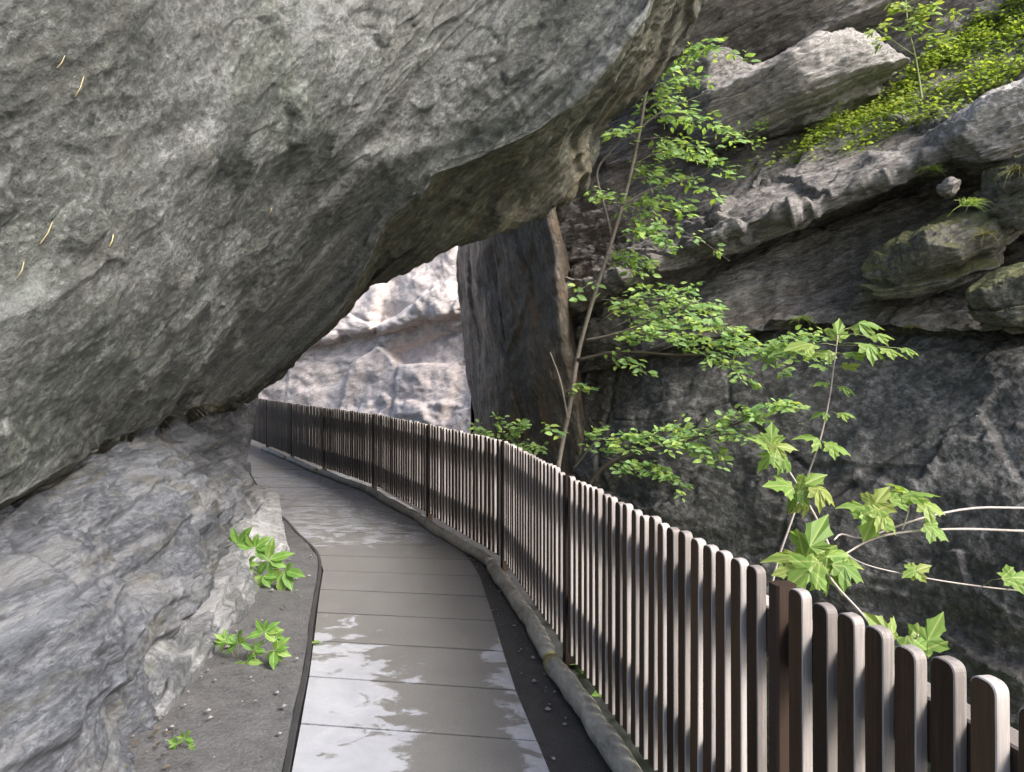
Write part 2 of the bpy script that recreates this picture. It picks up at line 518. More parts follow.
M_slab = slab_mat()

# ----------------------------------------------------------------- the path
LEFT = [(0.35, -4.0), (0.0, -2), (-0.50, 1.0), (-0.89, 3.0), (-1.06, 3.86), (-1.36, 5.2), (-1.63, 6.33), (-2.21, 7.54), (-3.07, 9.3), (-4.35, 12.2), (-5.45, 14.6), (-7.6, 18.5)]
RIGHT = [(1.45, -4.0), (1.02, -2), (0.48, 1.0), (0.146, 3.0), (0.0, 3.86), (-0.17, 5.2), (-0.36, 6.33), (-0.89, 8.05), (-1.41, 9.3), (-2.20, 11.06), (-3.35, 13.6), (-6.2, 18.0)]
FENCE = [(1.6, -2.15), (1.15, -0.09), (0.71, 1.97), (0.30, 4.05), (-0.07, 6.05), (-0.90, 7.95), (-1.87, 10.0), (-3.0, 11.8), (-4.05, 13.6), (-5.1, 15.4), (-6.15, 17.2)]


def resample(pts, n):
    c = catmull(np.array(pts, float), 600, 0)
    s = np.concatenate([[0], np.cumsum(np.linalg.norm(np.diff(c, axis=0), axis=1))])
    t = np.linspace(0, s[-1], n)
    return np.stack([np.interp(t, s, c[:, k]) for k in range(c.shape[1])], -1)


def by_y(pts, ys):
    c = catmull(np.array(pts, float), 600, 0)
    return np.interp(ys, c[:, 1], c[:, 0])


def build_path():
    NS = 45
    l = resample(LEFT, NS + 1); r = resample(RIGHT, NS + 1)
    verts, faces, dry = [], [], []
    nu, nv = 14, 8
    rr = random.Random(2)
    for s in range(NS):
        a0, a1, b0, b1 = l[s], l[s + 1], r[s], r[s + 1]
        g = 0.008
        dz = rr.uniform(-0.002, 0.002); tx = rr.uniform(-0.003, 0.003)
        base = len(verts)
        for j in range(nv + 1):
            fv = g / 0.5 + (1 - 2 * g / 0.5) * j / nv
            for i in range(nu + 1):
                fu = i / nu
                p = (a0 * (1 - fv) + a1 * fv) * (1 - fu) + (b0 * (1 - fv) + b1 * fv) * fu
                verts.append((p[0], p[1], dz + tx * (fu - 0.5)))
                d, u = p[1], fu
                k = -0.25
                # where the photograph shows pale wet reflections: near left, a strip along the right edge, the far bend
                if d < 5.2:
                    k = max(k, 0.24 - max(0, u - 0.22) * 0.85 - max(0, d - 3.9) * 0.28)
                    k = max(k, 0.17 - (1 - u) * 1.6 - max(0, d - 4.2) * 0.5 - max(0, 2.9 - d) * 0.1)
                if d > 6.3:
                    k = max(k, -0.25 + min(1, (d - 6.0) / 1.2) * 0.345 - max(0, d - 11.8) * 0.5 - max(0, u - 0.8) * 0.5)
                dry.append(k)
        w = nu + 1
        for j in range(nv):
            for i in range(nu):
                faces.append((base + j * w + i, base + j * w + i + 1, base + (j + 1) * w + i + 1, base + (j + 1) * w + i))
        # sides and underside
        ring = [base + i for i in range(w)] + [base + j * w + nu for j in range(1, nv + 1)] + [base + nv * w + i for i in range(nu - 1, -1, -1)] + [base + j * w for j in range(nv - 1, 0, -1)]
        k0 = len(verts)
        for q in ring:
            verts.append((verts[q][0], verts[q][1], -0.07)); dry.append(-0.4)
        m = len(ring)
        for q in range(m):
            faces.append((ring[q], k0 + q, k0 + (q + 1) % m, ring[(q + 1) % m]))
        faces.append(tuple(k0 + q for q in range(m - 1, -1, -1)))
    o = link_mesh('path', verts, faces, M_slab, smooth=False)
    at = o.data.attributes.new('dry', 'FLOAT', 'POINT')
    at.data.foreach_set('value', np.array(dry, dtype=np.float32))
    tag(o, kind='structure')


build_path()


def strip(name, a, b, mat, z_a, z_b, n=160, m=14, rough=0.0, seed=0):
    """ground strip between two lines seen from above"""
    ys = np.linspace(-3.9, 17.9, n)
    xa = by_y(a, ys) if not callable(a) else a(ys)
    xb = by_y(b, ys) if not callable(b) else b(ys)
    t = np.linspace(0, 1, m)
    X = xa[:, None] * (1 - t) + xb[:, None] * t
    Y = np.repeat(ys[:, None], m, 1)
    Z = z_a * (1 - t) + z_b * t + 0 * X
    p = np.stack([X, Y, Z], -1).reshape(-1, 3)
    p[:, 2] += rough * fbm(p * 3.0 + seed, 4) + rough * 0.5 * fbm(p * 14 + seed, 3)
    idx = np.arange(n * m).reshape(n, m)
    f = np.stack([idx[:-1, :-1], idx[:-1, 1:], idx[1:, 1:], idx[1:, :-1]], -1).reshape(-1, 4)
    return link_mesh(name, p, f, mat)


fx = lambda off: (lambda ys: by_y(FENCE, ys) + off)
# sub-base of the path, closed towards the gorge by a drop
o = strip('path_shoulder', lambda ys: by_y(LEFT, ys) - 4.5, fx(0.22), M_asph, -0.05, -0.012, rough=0.006)
tag(o, kind='structure')
o = strip('path_shoulder', lambda ys: by_y(LEFT, ys) - 2.4, lambda ys: by_y(LEFT, ys) - 0.035, M_grav, 0.05, 0.022, m=40, rough=0.016, seed=4)
tag(o, kind='structure')


def bank():
    ys = np.linspace(-3.9, 17.9, 120)
    x0 = by_y(FENCE, ys) + 0.21
    prof = [(0, -0.014), (0.03, -0.35), (0.25, -0.8), (0.9, -1.5), (2.2, -2.6), (4.2, -3.6)]
    P_ = np.array([[(x + a, y, z) for a, z in prof] for x, y in zip(x0, ys)])
    g = catmull(P_, 60, 1)
    q = g.reshape(-1, 3)
    q[:, 2] += 0.25 * fbm(q * 1.3, 5) * np.clip((-q[:, 2]) / 0.6, 0, 1)
    n, m = g.shape[:2]
    idx = np.arange(n * m).reshape(n, m)
    f = np.stack([idx[:-1, :-1], idx[:-1, 1:], idx[1:, 1:], idx[1:, :-1]], -1).reshape(-1, 4)
    SURF['bank'] = (q.reshape(n, m, 3), np.zeros((n, m, 3)) + (0, 0, 1))
    return tag(link_mesh('gorge_bank', q, f, M_soil), kind='structure')


bank()
o = link_mesh('ground', [(-600, -600, -3.9), (600, -600, -3.9), (600, 600, -3.9), (-600, 600, -3.9)], [(0, 1, 2, 3)], M_soil)
tag(o, kind='structure')
o = link_mesh('bounce_ground', [(-40, -60, -3.88), (60, -60, -3.88), (60, 0.5, -3.88), (-40, 0.5, -3.88)], [(0, 1, 2, 3)], M_bounce)  # added unseen pale sheet, bounces light up onto the overhang
tag(o, kind='structure')


def edging():
    """thin dark steel edge between the slabs and the grit"""
    ys = np.linspace(-3.5, 9.2, 120)
    x = by_y(LEFT, ys)
    v, f = [], []
    for a, b in zip(x, ys):
        w = 0.006 * math.sin(b * 5) * 0.6
        v += [(a - 0.034 + w, b, -0.05), (a - 0.034 + w, b, 0.028), (a - 0.010 + w, b, 0.028), (a - 0.010 + w, b, -0.05)]
    for k in range(len(ys) - 1):
        q = 4 * k
        for i in range(4):
            j = (i + 1) % 4
            f.append((q + i, q + j, q + 4 + j, q + 4 + i))
    f += [(0, 3, 2, 1), (len(v) - 4, len(v) - 3, len(v) - 2, len(v) - 1)]
    o = link_mesh('path_edging', v, f, M_edging, smooth=False, origin=(-0.9, 3, 0))
    tag(o, 'thin dark metal edging strip between the grey grit and the concrete path', 'edging')


edging()


# ----------------------------------------------------------------- fence
def picket_mesh(h0, h1, w, t):
    prof = [(-w / 2, h0), (w / 2, h0)]
    for k in range(13):
        a = math.pi * k / 12
        c, s = math.cos(a), math.sin(a)
        prof.append((w / 2 * math.copysign(abs(c) ** 0.72, c), h1 - w * 0.42 + w * 0.42 * abs(s) ** 0.72))
    b = 0.0022
    v, f, mi = [], [], []
    n = len(prof)
    cz = (h0 + h1) / 2
    # local x along the fence, y across it (-y faces the path)
    for (yy, ins) in ((-t / 2, b), (-t / 2 + b, 0), (t / 2 - b, 0), (t / 2, b)):
        for x, z in prof:
            v.append((x * (1 - 2 * ins / w), yy, z - ins * (1 if z > cz else -1)))
    for k in range(3):
        for i in range(n):
            j = (i + 1) % n
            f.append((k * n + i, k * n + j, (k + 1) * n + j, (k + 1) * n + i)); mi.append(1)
    f.append(tuple(range(n - 1, -1, -1))[::1]); mi.append(0)
    f.append(tuple(3 * n + i for i in range(n))); mi.append(0)
    me = bpy.data.meshes.new('picket')
    me.from_pydata(v, [], f)
    me.materials.append(M_wood); me.materials.append(M_lit_edge)
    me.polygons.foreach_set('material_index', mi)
    me.update()
    return me


def box_verts(c, ux, uy, uz, bev=0.004):
    """box with chamfered long edges: c centre, half axes"""
    c = Vector(c); ux = Vector(ux); uy = Vector(uy); uz = Vector(uz)
    ly, lz = uy.length, uz.length
    by, bz = bev / ly, bev / lz
    pr = [(-1, -1 + bz), (-1 + by, -1), (1 - by, -1), (1, -1 + bz), (1, 1 - bz), (1 - by, 1), (-1 + by, 1), (-1, 1 - bz)]
    v = [c - ux + uy * a + uz * b for a, b in pr] + [c + ux + uy * a + uz * b for a, b in pr]
    f = [(i, (i + 1) % 8, 8 + (i + 1) % 8, 8 + i) for i in range(8)] + [tuple(range(7, -1, -1)), tuple(range(8, 16))]
    return v, f


def build_fence():
    root = empty('picket_fence', (FENCE[3][0], FENCE[3][1], 0))
    tag(root, 'long dark brown wooden picket fence following the path round the bend', 'fence')
    org = Vector(root.location)
    W, T, H0, H1, SP = 0.058, 0.030, 0.10, 1.05, 0.095
    meshes = [picket_mesh(H0, H1 + dh, W, T) for dh in (0, 0.004, -0.004)]
    rr = random.Random(5)
    spots = []
    for k in range(len(FENCE) - 1):
        a = Vector((*FENCE[k], 0)); b = Vector((*FENCE[k + 1], 0))
        d = (b - a); Ln = d.length; d.normalize()
        side = Vector((d.y, -d.x, 0))        # away from the path
        ang = math.atan2(d.y, d.x)
        # rails, two per bay, behind the pickets
        for zc in (0.885, 0.35):
            v, f = box_verts(a + d * (Ln / 2) + side * (T / 2 + 0.032) + Vector((0, 0, zc)) - org, d * (Ln / 2 - 0.012), side * 0.030, Vector((0, 0, 0.066)))
            link_mesh('rail', v, f, [M_rail, M_lit_edge], root, False, [1 if k_ in (4, 5, 6) else 0 for k_ in range(10)])  # rail tops carry the painted light tone too
        # post at the start of the bay
        pv, pf = box_verts(a + side * 0.012 + Vector((0, 0, 0.51)) - org, Vector((0, 0, 0.53)), side * 0.030, d * 0.024, 0.006)
        link_mesh('post', pv, pf, M_post, root, False)
        n = int((Ln - 0.17) / SP)
        off = 0.085 + (Ln - 0.17 - n * SP) / 2
        for i in range(n + 1):
            q = a + d * (off + i * SP + rr.uniform(-.004, .004))
            spots.append((q.y, q - org, ang + rr.uniform(-0.05, 0.05), rr.uniform(-0.007, 0.007), rr.uniform(-0.011, 0.011)))
    vis = sorted([s for s in spots if s[0] > 0.9], key=lambda s: s[0])
    near, far = vis[:100], vis[100:]
    for (_, q, ang, dz, tl) in near:
        o = bpy.data.objects.new('picket', meshes[rr.randrange(3)])
        COL.objects.link(o)
        o.parent = root
        o.location = (q.x, q.y, dz)
        o.rotation_euler = (0, tl, ang)
    v, f, mi = [], [], []
    for (_, q, ang, dz, tl) in far + [s for s in spots if s[0] <= 0.9]:
        m = Matrix.Translation((q.x, q.y, dz)) @ Matrix.Rotation(ang, 4, 'Z') @ Matrix.Rotation(tl, 4, 'Y')
        k = len(v)
        me = meshes[rr.randrange(3)]
        v += [m @ x.co for x in me.vertices]
        for p_ in me.polygons:
            f.append(tuple(k + i for i in p_.vertices)); mi.append(p_.material_index)
    o = link_mesh('far_picket', v, f, [M_wood, M_lit_edge], root, False, mi)
    o['kind'] = 'stuff'


build_fence()


def tube_arrays(pts, rad, seg=8, cap=True):
    pts = [Vector(p) for p in pts]
    v, f = [], []
    up = Vector((0.13, 0.31, 0.94))
    for i, p in enumerate(pts):
        t = (pts[min(i + 1, len(pts) - 1)] - pts[max(i - 1, 0)]).normalized()
        a = t.cross(up)
        if a.length < 0.05:
            a = t.cross(Vector((1, 0, 0)))
        a.normalize(); b = t.cross(a)
        r = rad[i] if hasattr(rad, '__len__') else rad
        for k in range(seg):
            th = 2 * math.pi * k / seg
            v.append(p + (a * math.cos(th) + b * math.sin(th)) * r)
    for i in range(len(pts) - 1):
        for k in range(seg):
            j = (k + 1) % seg
            f.append((i * seg + k, i * seg + j, (i + 1) * seg + j, (i + 1) * seg + k))
    if cap:
        f.append(tuple(range(seg - 1, -1, -1)))
        f.append(tuple((len(pts) - 1) * seg + k for k in range(seg)))
    return v, f


def build_logs():
    rr = random.Random(3)
    lab = {1: 'weathered kerb log in the near right corner under the nearest pickets',
           2: 'weathered grey kerb log in the foreground with a mossy yellow butt end beside the fence',
           3: 'weathered kerb log just past the mossy yellow log end',
           4: 'kerb log along the fence where the path starts to bend left',
           5: 'fifth kerb log from the front, pale on top, in the middle of the bend',
           6: 'kerb log below the fence post with the white gap',
           7: 'farthest but one kerb log in view, deep in the shade of the bend',
           8: 'farthest kerb log in view, where the fence meets the rock'}
    for k in range(1, 9):
        a = Vector((*FENCE[k], 0)); b = Vector((*FENCE[k + 1], 0))
        d = (b - a).normalized(); side = Vector((d.y, -d.x, 0))
        L_ = (b - a).length
        n = 26
        r0 = 0.054 if k <= 3 else 0.05
        pts, rad = [], []
        for i in range(n + 1):
            t = i / n
            w = 0.012 * math.sin(t * 5 + k) + 0.004 * math.sin(t * 17 + 2 * k)
            pts.append(a + d * (0.03 + (L_ - 0.06) * t) - side * (0.085 + w) + Vector((0, 0, r0 * 0.75)))
            rad.append(r0 * (1 - 0.16 * (1 - t)) * (1 + 0.03 * math.sin(t * 23 + k)))
        rad[0] *= 0.86; rad[-1] *= 0.86
        v, f = tube_arrays(pts, rad, 18)
        va = np.array([tuple(x) for x in v])
        va += (fbm(va * 7.0 + k, 4) * 0.016)[:, None] * np.array([0.5, 0.2, 1.0])
        mi = [0] * (len(f) - 2) + [1, 1]
        # the far butt of each log carries yellow moss
        if k == 2:
            for q in range(len(f) - 2 - 18, len(f) - 2):
                mi[q] = 1
        o = link_mesh('kerb_log', va, f, [M_log, M_logend], None, True, mi, origin=tuple(a - side * 0.085))
        tag(o, lab[k], 'log', 'kerb logs laid end to end along the fence')


build_logs()

# ----------------------------------------------------------------- overhanging rock on the left
EDGE = [(740, -190, 4.2), (700, -90, 4.4), (653, 0, 4.6), (610, 60, 4.75), (558, 116, 4.95), (520, 140, 5.0), (442, 172, 5.1), (424, 195, 5.2), (386, 228, 5.4), (366, 270, 5.75), (325, 322, 6.4), (260, 380, 7.6)]
SIL = [(800, -240, 6.0), (748, -90, 6.2), (696, 14, 6.3), (655, 74, 6.3), (596, 138, 6.3), (586, 186, 6.3), (553, 207, 6.3), (463, 241, 6.3), (400, 271, 6.5), (362, 287, 6.7), (318, 332, 7.3), (252, 392, 8.4)]
LIP = [(195, 407, 6.0), (130, 430, 4.8), (60, 470, 3.5), (0, 505, 2.9), (-90, 560, 2.5), (-180, 620, 2.35)]
ANCH = [(-300, -190, .57), (-300, 100, .54), (-300, 350, .49), (-300, 640, .42), (0, -150, .48), (0, 50, .45), (0, 250, .405), (0, 420, .372), (180, -150, .37), (180, 30, .348), (180, 210, .30),
        (90, 340, .335), (420, -100, .228), (420, 40, .220), (380, 150, .208), (540, -40, .2105), (500, 60, .208), (440, 125, .2005), (340, 215, .193), (300, 285, .177), (240, 320, .198), (290, 120, .254), (300, -40, .275)]
tp = np.array([(x, y, 1 / d) for x, y, d in EDGE + LIP] + ANCH, float)
_xy = tp[:, :2] / 300.0


def _tps(r2):
    return 0.5 * r2 * np.log(r2 + 1e-9)


_K = _tps(((_xy[:, None] - _xy[None]) ** 2).sum(-1)) + 0.01 * np.eye(len(_xy))
_Pm = np.c_[np.ones(len(_xy)), _xy]
_A = np.block([[_K, _Pm], [_Pm.T, np.zeros((3, 3))]])
_w = np.linalg.solve(_A, np.r_[tp[:, 2], 0, 0, 0])


def over_d(x, y):
    q = np.array([x, y]) / 300.0
    return 1 / (float(_tps(((_xy - q) ** 2).sum(1)) @ _w[:-3]) + _w[-3] + _w[-2] * q[0] + _w[-1] * q[1])


NSUB = 5          # columns 0..NSUB lie on the underside and the hidden back
rows = []
for k, e in enumerate(EDGE + LIP):
    d0 = over_d(e[0], e[1])
    if k < len(EDGE):
        bx, by, bd = SIL[k]
        row = [(bx + 20, by - 190, bd + 2.2), (bx + 6, by - 60, bd + 0.7), (bx, by, bd)]
        row.append((e[0] + (bx - e[0]) * .55, e[1] + (by - e[1]) * .55, d0 + (bd - d0) * .62 + .1))
        row.append((e[0] + (bx - e[0]) * .08 + 1, e[1] + (by - e[1]) * .08 + 1, d0 + (bd - d0) * .12 + .06))
    else:
        ex, ey, ed = e[0], e[1], d0
        row = [(ex - 60, ey - 60, ed + 3.0), (ex - 20, ey - 16, ed + 1.6), (ex - 2, ey + 4, ed + 0.7), (ex, ey + 5, ed + 0.4), (ex, ey + 2, ed + 0.10)]
    row.append((e[0], e[1], d0))
    for t in (0.015, 0.06, 0.2, 0.4, 0.62, 0.82, 1.0):
        x = e[0] + (-280 - e[0]) * t
        row.append((x, e[1], over_d(x, e[1])))
    rows.append(row)
# mesh density follows the real size of the surface, not the spacing of the measured points
_ys = np.array([e[1] for e in EDGE + LIP], float)
T_ROW = np.interp(np.linspace(_ys[0], _ys[-1], 640), _ys, np.arange(len(_ys)))
_ws = np.concatenate([[0], np.cumsum([20, 25, 75, 75, 30, 15, 45, 130, 190, 200, 170, 130])]).astype(float)
T_COL = np.interp(np.linspace(0, _ws[-1], 760), _ws, np.arange(len(_ws)))
Lo, Mo, No = frame(L_OV, N_OV)


def d_over(p, n):
    q = np.stack([p @ Lo * 0.45, p @ Mo * 1.0, p @ No * 1.7], -1)
    far = np.clip((p[:, 1] - 1.2) / 4, 0.3, 1.0)
    h = 0.13 * fbm(q * 0.6 + 3, 4) * far
    gr = np.clip(1.25 - np.abs(n @ No) * 1.6, 0, 1)
    h += 0.06 * far * gr * strata(p, No, 2.1, 1.0, 2)
    h += 0.035 * far * gr * strata(p, No, 7.0, 1.5, 9) * np.clip(0.5 + 1.6 * fbm(p * 0.8 + 40, 3), 0, 1.3)
    h += 0.026 * fbm(np.stack([p @ Lo * 0.55, p @ Mo * 1.0, p @ No * 1.3], -1) * 3.2, 3, 0.55) * (0.4 + 0.6 * far)
    h += 0.007 * fbm(p * 9.0, 3, 0.6, True) * (0.5 + 0.5 * far)
    h += 0.006 * fbm(p * 18.0, 2, 0.6)
    # long grooves running with the bedding
    qs = np.stack([p @ Lo * 0.22, p @ Mo * 0.7, p @ No * 2.4], -1)
    gv = np.abs(fbm(qs * 1.3 + 50, 3))
    h -= 0.045 * far * np.clip(1 - gv / 0.10, 0, 1) * np.clip(0.4 + fbm(p * 0.9 + 60, 2) * 2, 0, 1)
    gv = np.abs(fbm(qs * 3.4 + 70, 2))
    h -= 0.02 * far * np.clip(1 - gv / 0.12, 0, 1) * np.clip(0.3 + fbm(p * 1.3 + 80, 2) * 2, 0, 1)
    col = np.tile(T_COL, len(T_ROW))
    ud = np.clip((NSUB - 0.15 - col) / 0.5, 0, 1) * np.clip((col - 1.0) / 0.8, 0, 1) * np.clip((p[:, 1] - 4.0) / 1.0, 0, 1)
    h += ud * (0.10 * strata(p, Mo, 2.6, 0.5, 14, 0.85) + 0.06 * strata(p, Mo, 7.5, 0.6, 15, 0.8))
    # knocked out pits, elongated along the bedding
    r, tl, e = worley(np.stack([p @ Lo * 2.6, p @ Mo * 5.0, p @ No * 7.0], -1) + 0.4 * np.stack([fbm(p * 4, 2), fbm(p * 4 + 9, 2), fbm(p * 4 + 5, 2)], -1))
    h -= 0.035 * (r > 0.9) * np.clip(e / 0.35, 0, 1)
    h += 0.05 * tl * far * np.clip(e / 0.2, 0, 1)
    return h


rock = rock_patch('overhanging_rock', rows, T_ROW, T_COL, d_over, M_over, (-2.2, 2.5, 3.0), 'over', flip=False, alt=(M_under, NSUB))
tag(rock, 'huge grey green rock face leaning over the path from the left', 'rock')
if hasattr(rock, 'shadow_terminator_geometry_offset'):
    rock.shadow_terminator_geometry_offset = 0.4
    rock.shadow_terminator_normal_offset = 0.004

# ----------------------------------------------------------------- lower left rock wall
cols = [((-330, 690, 2.2), (-330, 1150, 1.35)), ((0, 494, 3.2), (90, 860, 2.43)), ((66, 460, 3.9), (150, 772, 2.97)), ((128, 422, 4.9), (196, 690, 3.73)),
        ((190, 398, 6.6), (232, 600, 5.2)), ((236, 378, 8.6), (248, 548, 6.8)), ((258, 368, 9.6), (243, 470, 9.7)), ((252, 360, 10.8), (236, 462, 11.5)), ((150, 350, 13), (150, 455, 14.0))]
g = []
for j, (a, b) in enumerate(cols):
    A, B = np.array(P(*a)), np.array(P(*b))
    c = []
    out = np.array([0.75, -0.35, 0.35])
    for t, bulge in ((-0.25, -0.7), (0.0, -0.06), (0.12, 0.02), (0.3, 0.10), (0.5, 0.15), (0.68, 0.12), (0.86, 0.0), (1.0, 0.0), (1.12, -0.02)):
        k = bulge * (0.9 if j < 5 else 0.45 if j < 6 else 0.0)
        q = A + (B - A) * t + out * k
        c.append(q)
    g.append(c)
g = np.array(g).transpose(1, 0, 2)
Ll, Ml, Nl = frame((0.45, 0.80, 0.25), (-0.37, -0.04, 0.78))


def d_low(p, n):
    q = np.stack([p @ Ll * 0.6, p @ Ml * 1.4, p @ Nl * 1.8], -1)
    far = np.clip((p[:, 1] - 1.0) / 2.5, 0.35, 1.0) * np.clip((10.2 - p[:, 1]) / 1.5, 0.15, 1)
    h = 0.13 * fbm(q * 0.8 + 8, 4) * far
    h += 0.13 * far * strata(p, Nl, 2.4, 0.6, 6, 0.86)
    h += 0.055 * far * strata(p, Nl, 7.0, 0.9, 26, 0.8)
    h += 0.03 * fbm(q * 3.6, 4, 0.58) * far
    h += 0.010 * fbm(q * 9.0, 2, 0.6, True)
    h += 0.005 * fbm(p * 20.0, 2, 0.6)
    r, tl, e = worley(p * 1.7 + 0.3 * np.stack([fbm(p * 2, 2), fbm(p * 2 + 9, 2), fbm(p * 2 + 5, 2)], -1))
    h += far * (0.12 * (r - 0.5) + 0.14 * tl) * np.clip(e / 0.09, 0, 1)
    return h


rock = rock_patch('rock_wall', g, 420, 460, d_low, M_low, (-2.5, 0.6, -0.4), 'low', world=True, flip=True)
tag(rock, 'blue grey rock wall with whitish veins rising from the left path edge below the overhang', 'rock wall')

# ----------------------------------------------------------------- pale cliff beyond the bend
xs = [60, 180, 260, 340, 420, 480, 540, 620, 720]
far_rows = []
for y, dd in ((-330, 1.5), (-120, 1.0), (60, 0.5), (200, 0.35), (270, 0.1), (330, -0.2), (345, 0.25), (400, 0.1), (450, -0.2), (560, -0.4), (760, -1.0)):
    far_rows.append([(x, y - 0.2 * (x - 340) * (1 if 100 < y < 500 else 0.5), 21.5 - 0.0075 * (x - 60) + dd + 0.25 * math.sin(x * 0.013 + y * 0.01)) for x in xs])


def d_far(p, n):
    L, M, N = frame((0.85, 0.2, 0.33), (-0.3, -0.2, 0.9))
    h = 0.45 * fbm(p * 0.32 + 2, 4)
    h += 0.42 * strata(p, N, 0.42, 0.9, 3)
    h += 0.10 * fbm(p * 1.6, 5, 0.55)
    h += 0.03 * fbm(p * 6.0, 4, 0.6, True)
    r, tl, e = worley(p * 0.55)
    h += (0.45 * tl + 0.25 * (r - 0.5)) * np.clip(e / 0.05, 0, 1)
    return h


o = rock_patch('cliff', far_rows, 330, 330, d_far, M_far, (-2.0, 9.0, -1.0), 'far')
tag(o, kind='structure')

# ----------------------------------------------------------------- dark pillar below the overhang
pil = []
for y, xl, xr in ((150, 466, 560), (205, 464, 553), (250, 466, 560), (320, 470, 566), (380, 474, 576), (430, 478, 584), (520, 480, 590), (680, 470, 610)):
    w = xr - xl
    pil.append([(xl + 2, y, 15.0), (xl - 4, y, 14.0), (xl, y, 12.9), (xl + 0.16 * w, y, 11.9), (xl + 0.4 * w, y, 11.4), (xl + 0.66 * w, y, 10.9), (xl + 0.86 * w, y, 10.6), (xr - 3, y, 10.5), (xr, y, 10.9), (xr + 2, y, 12.0), (xr - 10, y, 13.5)])


def d_pil(p, n):
    L, M, N = frame((-0.12, 0.1, 0.97), (0.9, -0.3, 0.2))
    q = np.stack([p @ L * 0.35, p @ M, p @ N], -1)
    h = 0.22 * fbm(p * 0.5 + 4, 4)
    h += 0.05 * fbm(q * 2.5, 5, 0.6)
    h += 0.02 * fbm(p * 5, 4, 0.6)
    r, tl, e = worley(q * 1.1)
    return h + 0.10 * tl * np.clip(e / .05, 0, 1)


o = rock_patch('rock_pillar', pil, 320, 220, d_pil, M_pillar, (0, 2.0, 0), 'pillar')
tag(o, 'dark wet rock pillar with rusty brown right edge beyond the overhang', 'rock')

# ----------------------------------------------------------------- cliff on the right side of the gorge
CXS = [535, 578, 648, 740, 840, 940, 1040, 1200, 1500]


def crow(ys, ds):
    return [(x, y, d) for x, y, d in zip(CXS, ys, ds)]


top = [
    crow([120, 90, -10, -70, -90, -130, -200, -230, -230], [13.2, 12.9, 12.6, 12.3, 12, 11.4, 10.8, 9.6, 7.5]),
    crow([142, 112, 35, -30, -45, -65, -120, -180, -215], [13.1, 12.7, 12.3, 12.0, 11.6, 11, 10.4, 9.2, 7.2]),
    crow([165, 140, 80, 10, 5, -10, -60, -130, -200], [13.0, 12.5, 12.1, 11.8, 11.2, 10.6, 10, 8.8, 7.0]),
    crow([188, 175, 132, 110, 90, 40, -20, -90, -160], [12.9, 12.3, 11.8, 11.4, 11.0, 10.4, 9.8, 8.6, 6.9]),
    crow([215, 207, 180, 150, 122, 78, 25, -50, -130], [12.7, 12.0, 11.4, 11.0, 10.6, 10.0, 9.4, 8.3, 6.7]),
    crow([272, 262, 232, 190, 160, 122, 90, 30, -60], [12.2, 11.4, 10.4, 9.6, 9.2, 8.7, 8.2, 7.3, 6.1]),
    crow([300, 290, 260, 221, 188, 150, 135, 90, 0], [12.0, 11.0, 9.9, 8.9, 8.5, 8.1, 7.6, 6.8, 5.8]),
    crow([306, 297, 268, 230, 197, 160, 147, 102, 12], [12.0, 11.05, 9.95, 9.0, 8.65, 8.2, 7.65, 6.85, 5.85]),
    crow([318, 306, 282, 246, 213, 184, 170, 122, 32], [12.3, 11.4, 10.5, 10.1, 9.9, 9.1, 7.9, 7.1, 6.0]),
    crow([340, 322, 300, 270, 244, 236, 226, 190, 110], [12.2, 11.4, 10.4, 10.0, 9.6, 8.9, 7.8, 6.9, 5.9]),
    crow([356, 346, 326, 296, 286, 284, 276, 240, 160], [12.0, 11.1, 10.2, 9.5, 9.1, 8.4, 7.5, 6.6, 5.7]),
    crow([376, 368, 352, 330, 320, 318, 312, 280, 210], [11.8, 10.9, 9.9, 9.1, 8.6, 7.9, 7.1, 6.3, 5.5]),
]
low = [
    crow([365, 356, 338, 312, 302, 300, 292, 255, 185], [12.2, 11.4, 10.5, 9.8, 9.3, 8.6, 7.8, 6.9, 6.0]),
    crow([388, 382, 368, 346, 336, 334, 328, 298, 230], [11.9, 11.1, 10.2, 9.45, 8.9, 8.2, 7.4, 6.5, 5.6]),
    crow([410, 404, 395, 380, 372, 370, 362, 335, 270], [11.7, 10.9, 9.9, 9.1, 8.5, 7.8, 7.0, 6.2, 5.4]),
    crow([450, 448, 445, 440, 435, 430, 425, 400, 350], [11.4, 10.6, 9.6, 8.8, 8.1, 7.4, 6.7, 5.9, 5.2]),
    crow([510, 510, 510, 510, 510, 510, 505, 490, 460], [11.2, 10.4, 9.4, 8.5, 7.7, 7.0, 6.3, 5.6, 5.0]),
    crow([600, 600, 605, 600, 595, 590, 590, 590, 590], [10.8, 10.0, 9.1, 8.2, 7.4, 6.6, 6.0, 5.4, 4.8]),
    crow([720, 720, 730, 730, 730, 730, 740, 760, 780], [10.4, 9.6, 8.8, 8.0, 7.2, 6.5, 5.9, 5.3, 4.7]),
    crow([960, 960, 980, 1000, 1040, 1080, 1120, 1180, 1250], [9.8, 9.2, 8.6, 7.8, 7.0, 6.3, 5.8, 5.2, 4.6]),
]
Lc, Mc, Nc = frame((0.80, -0.30, 0.30), (-0.25, -0.2, 0.95))


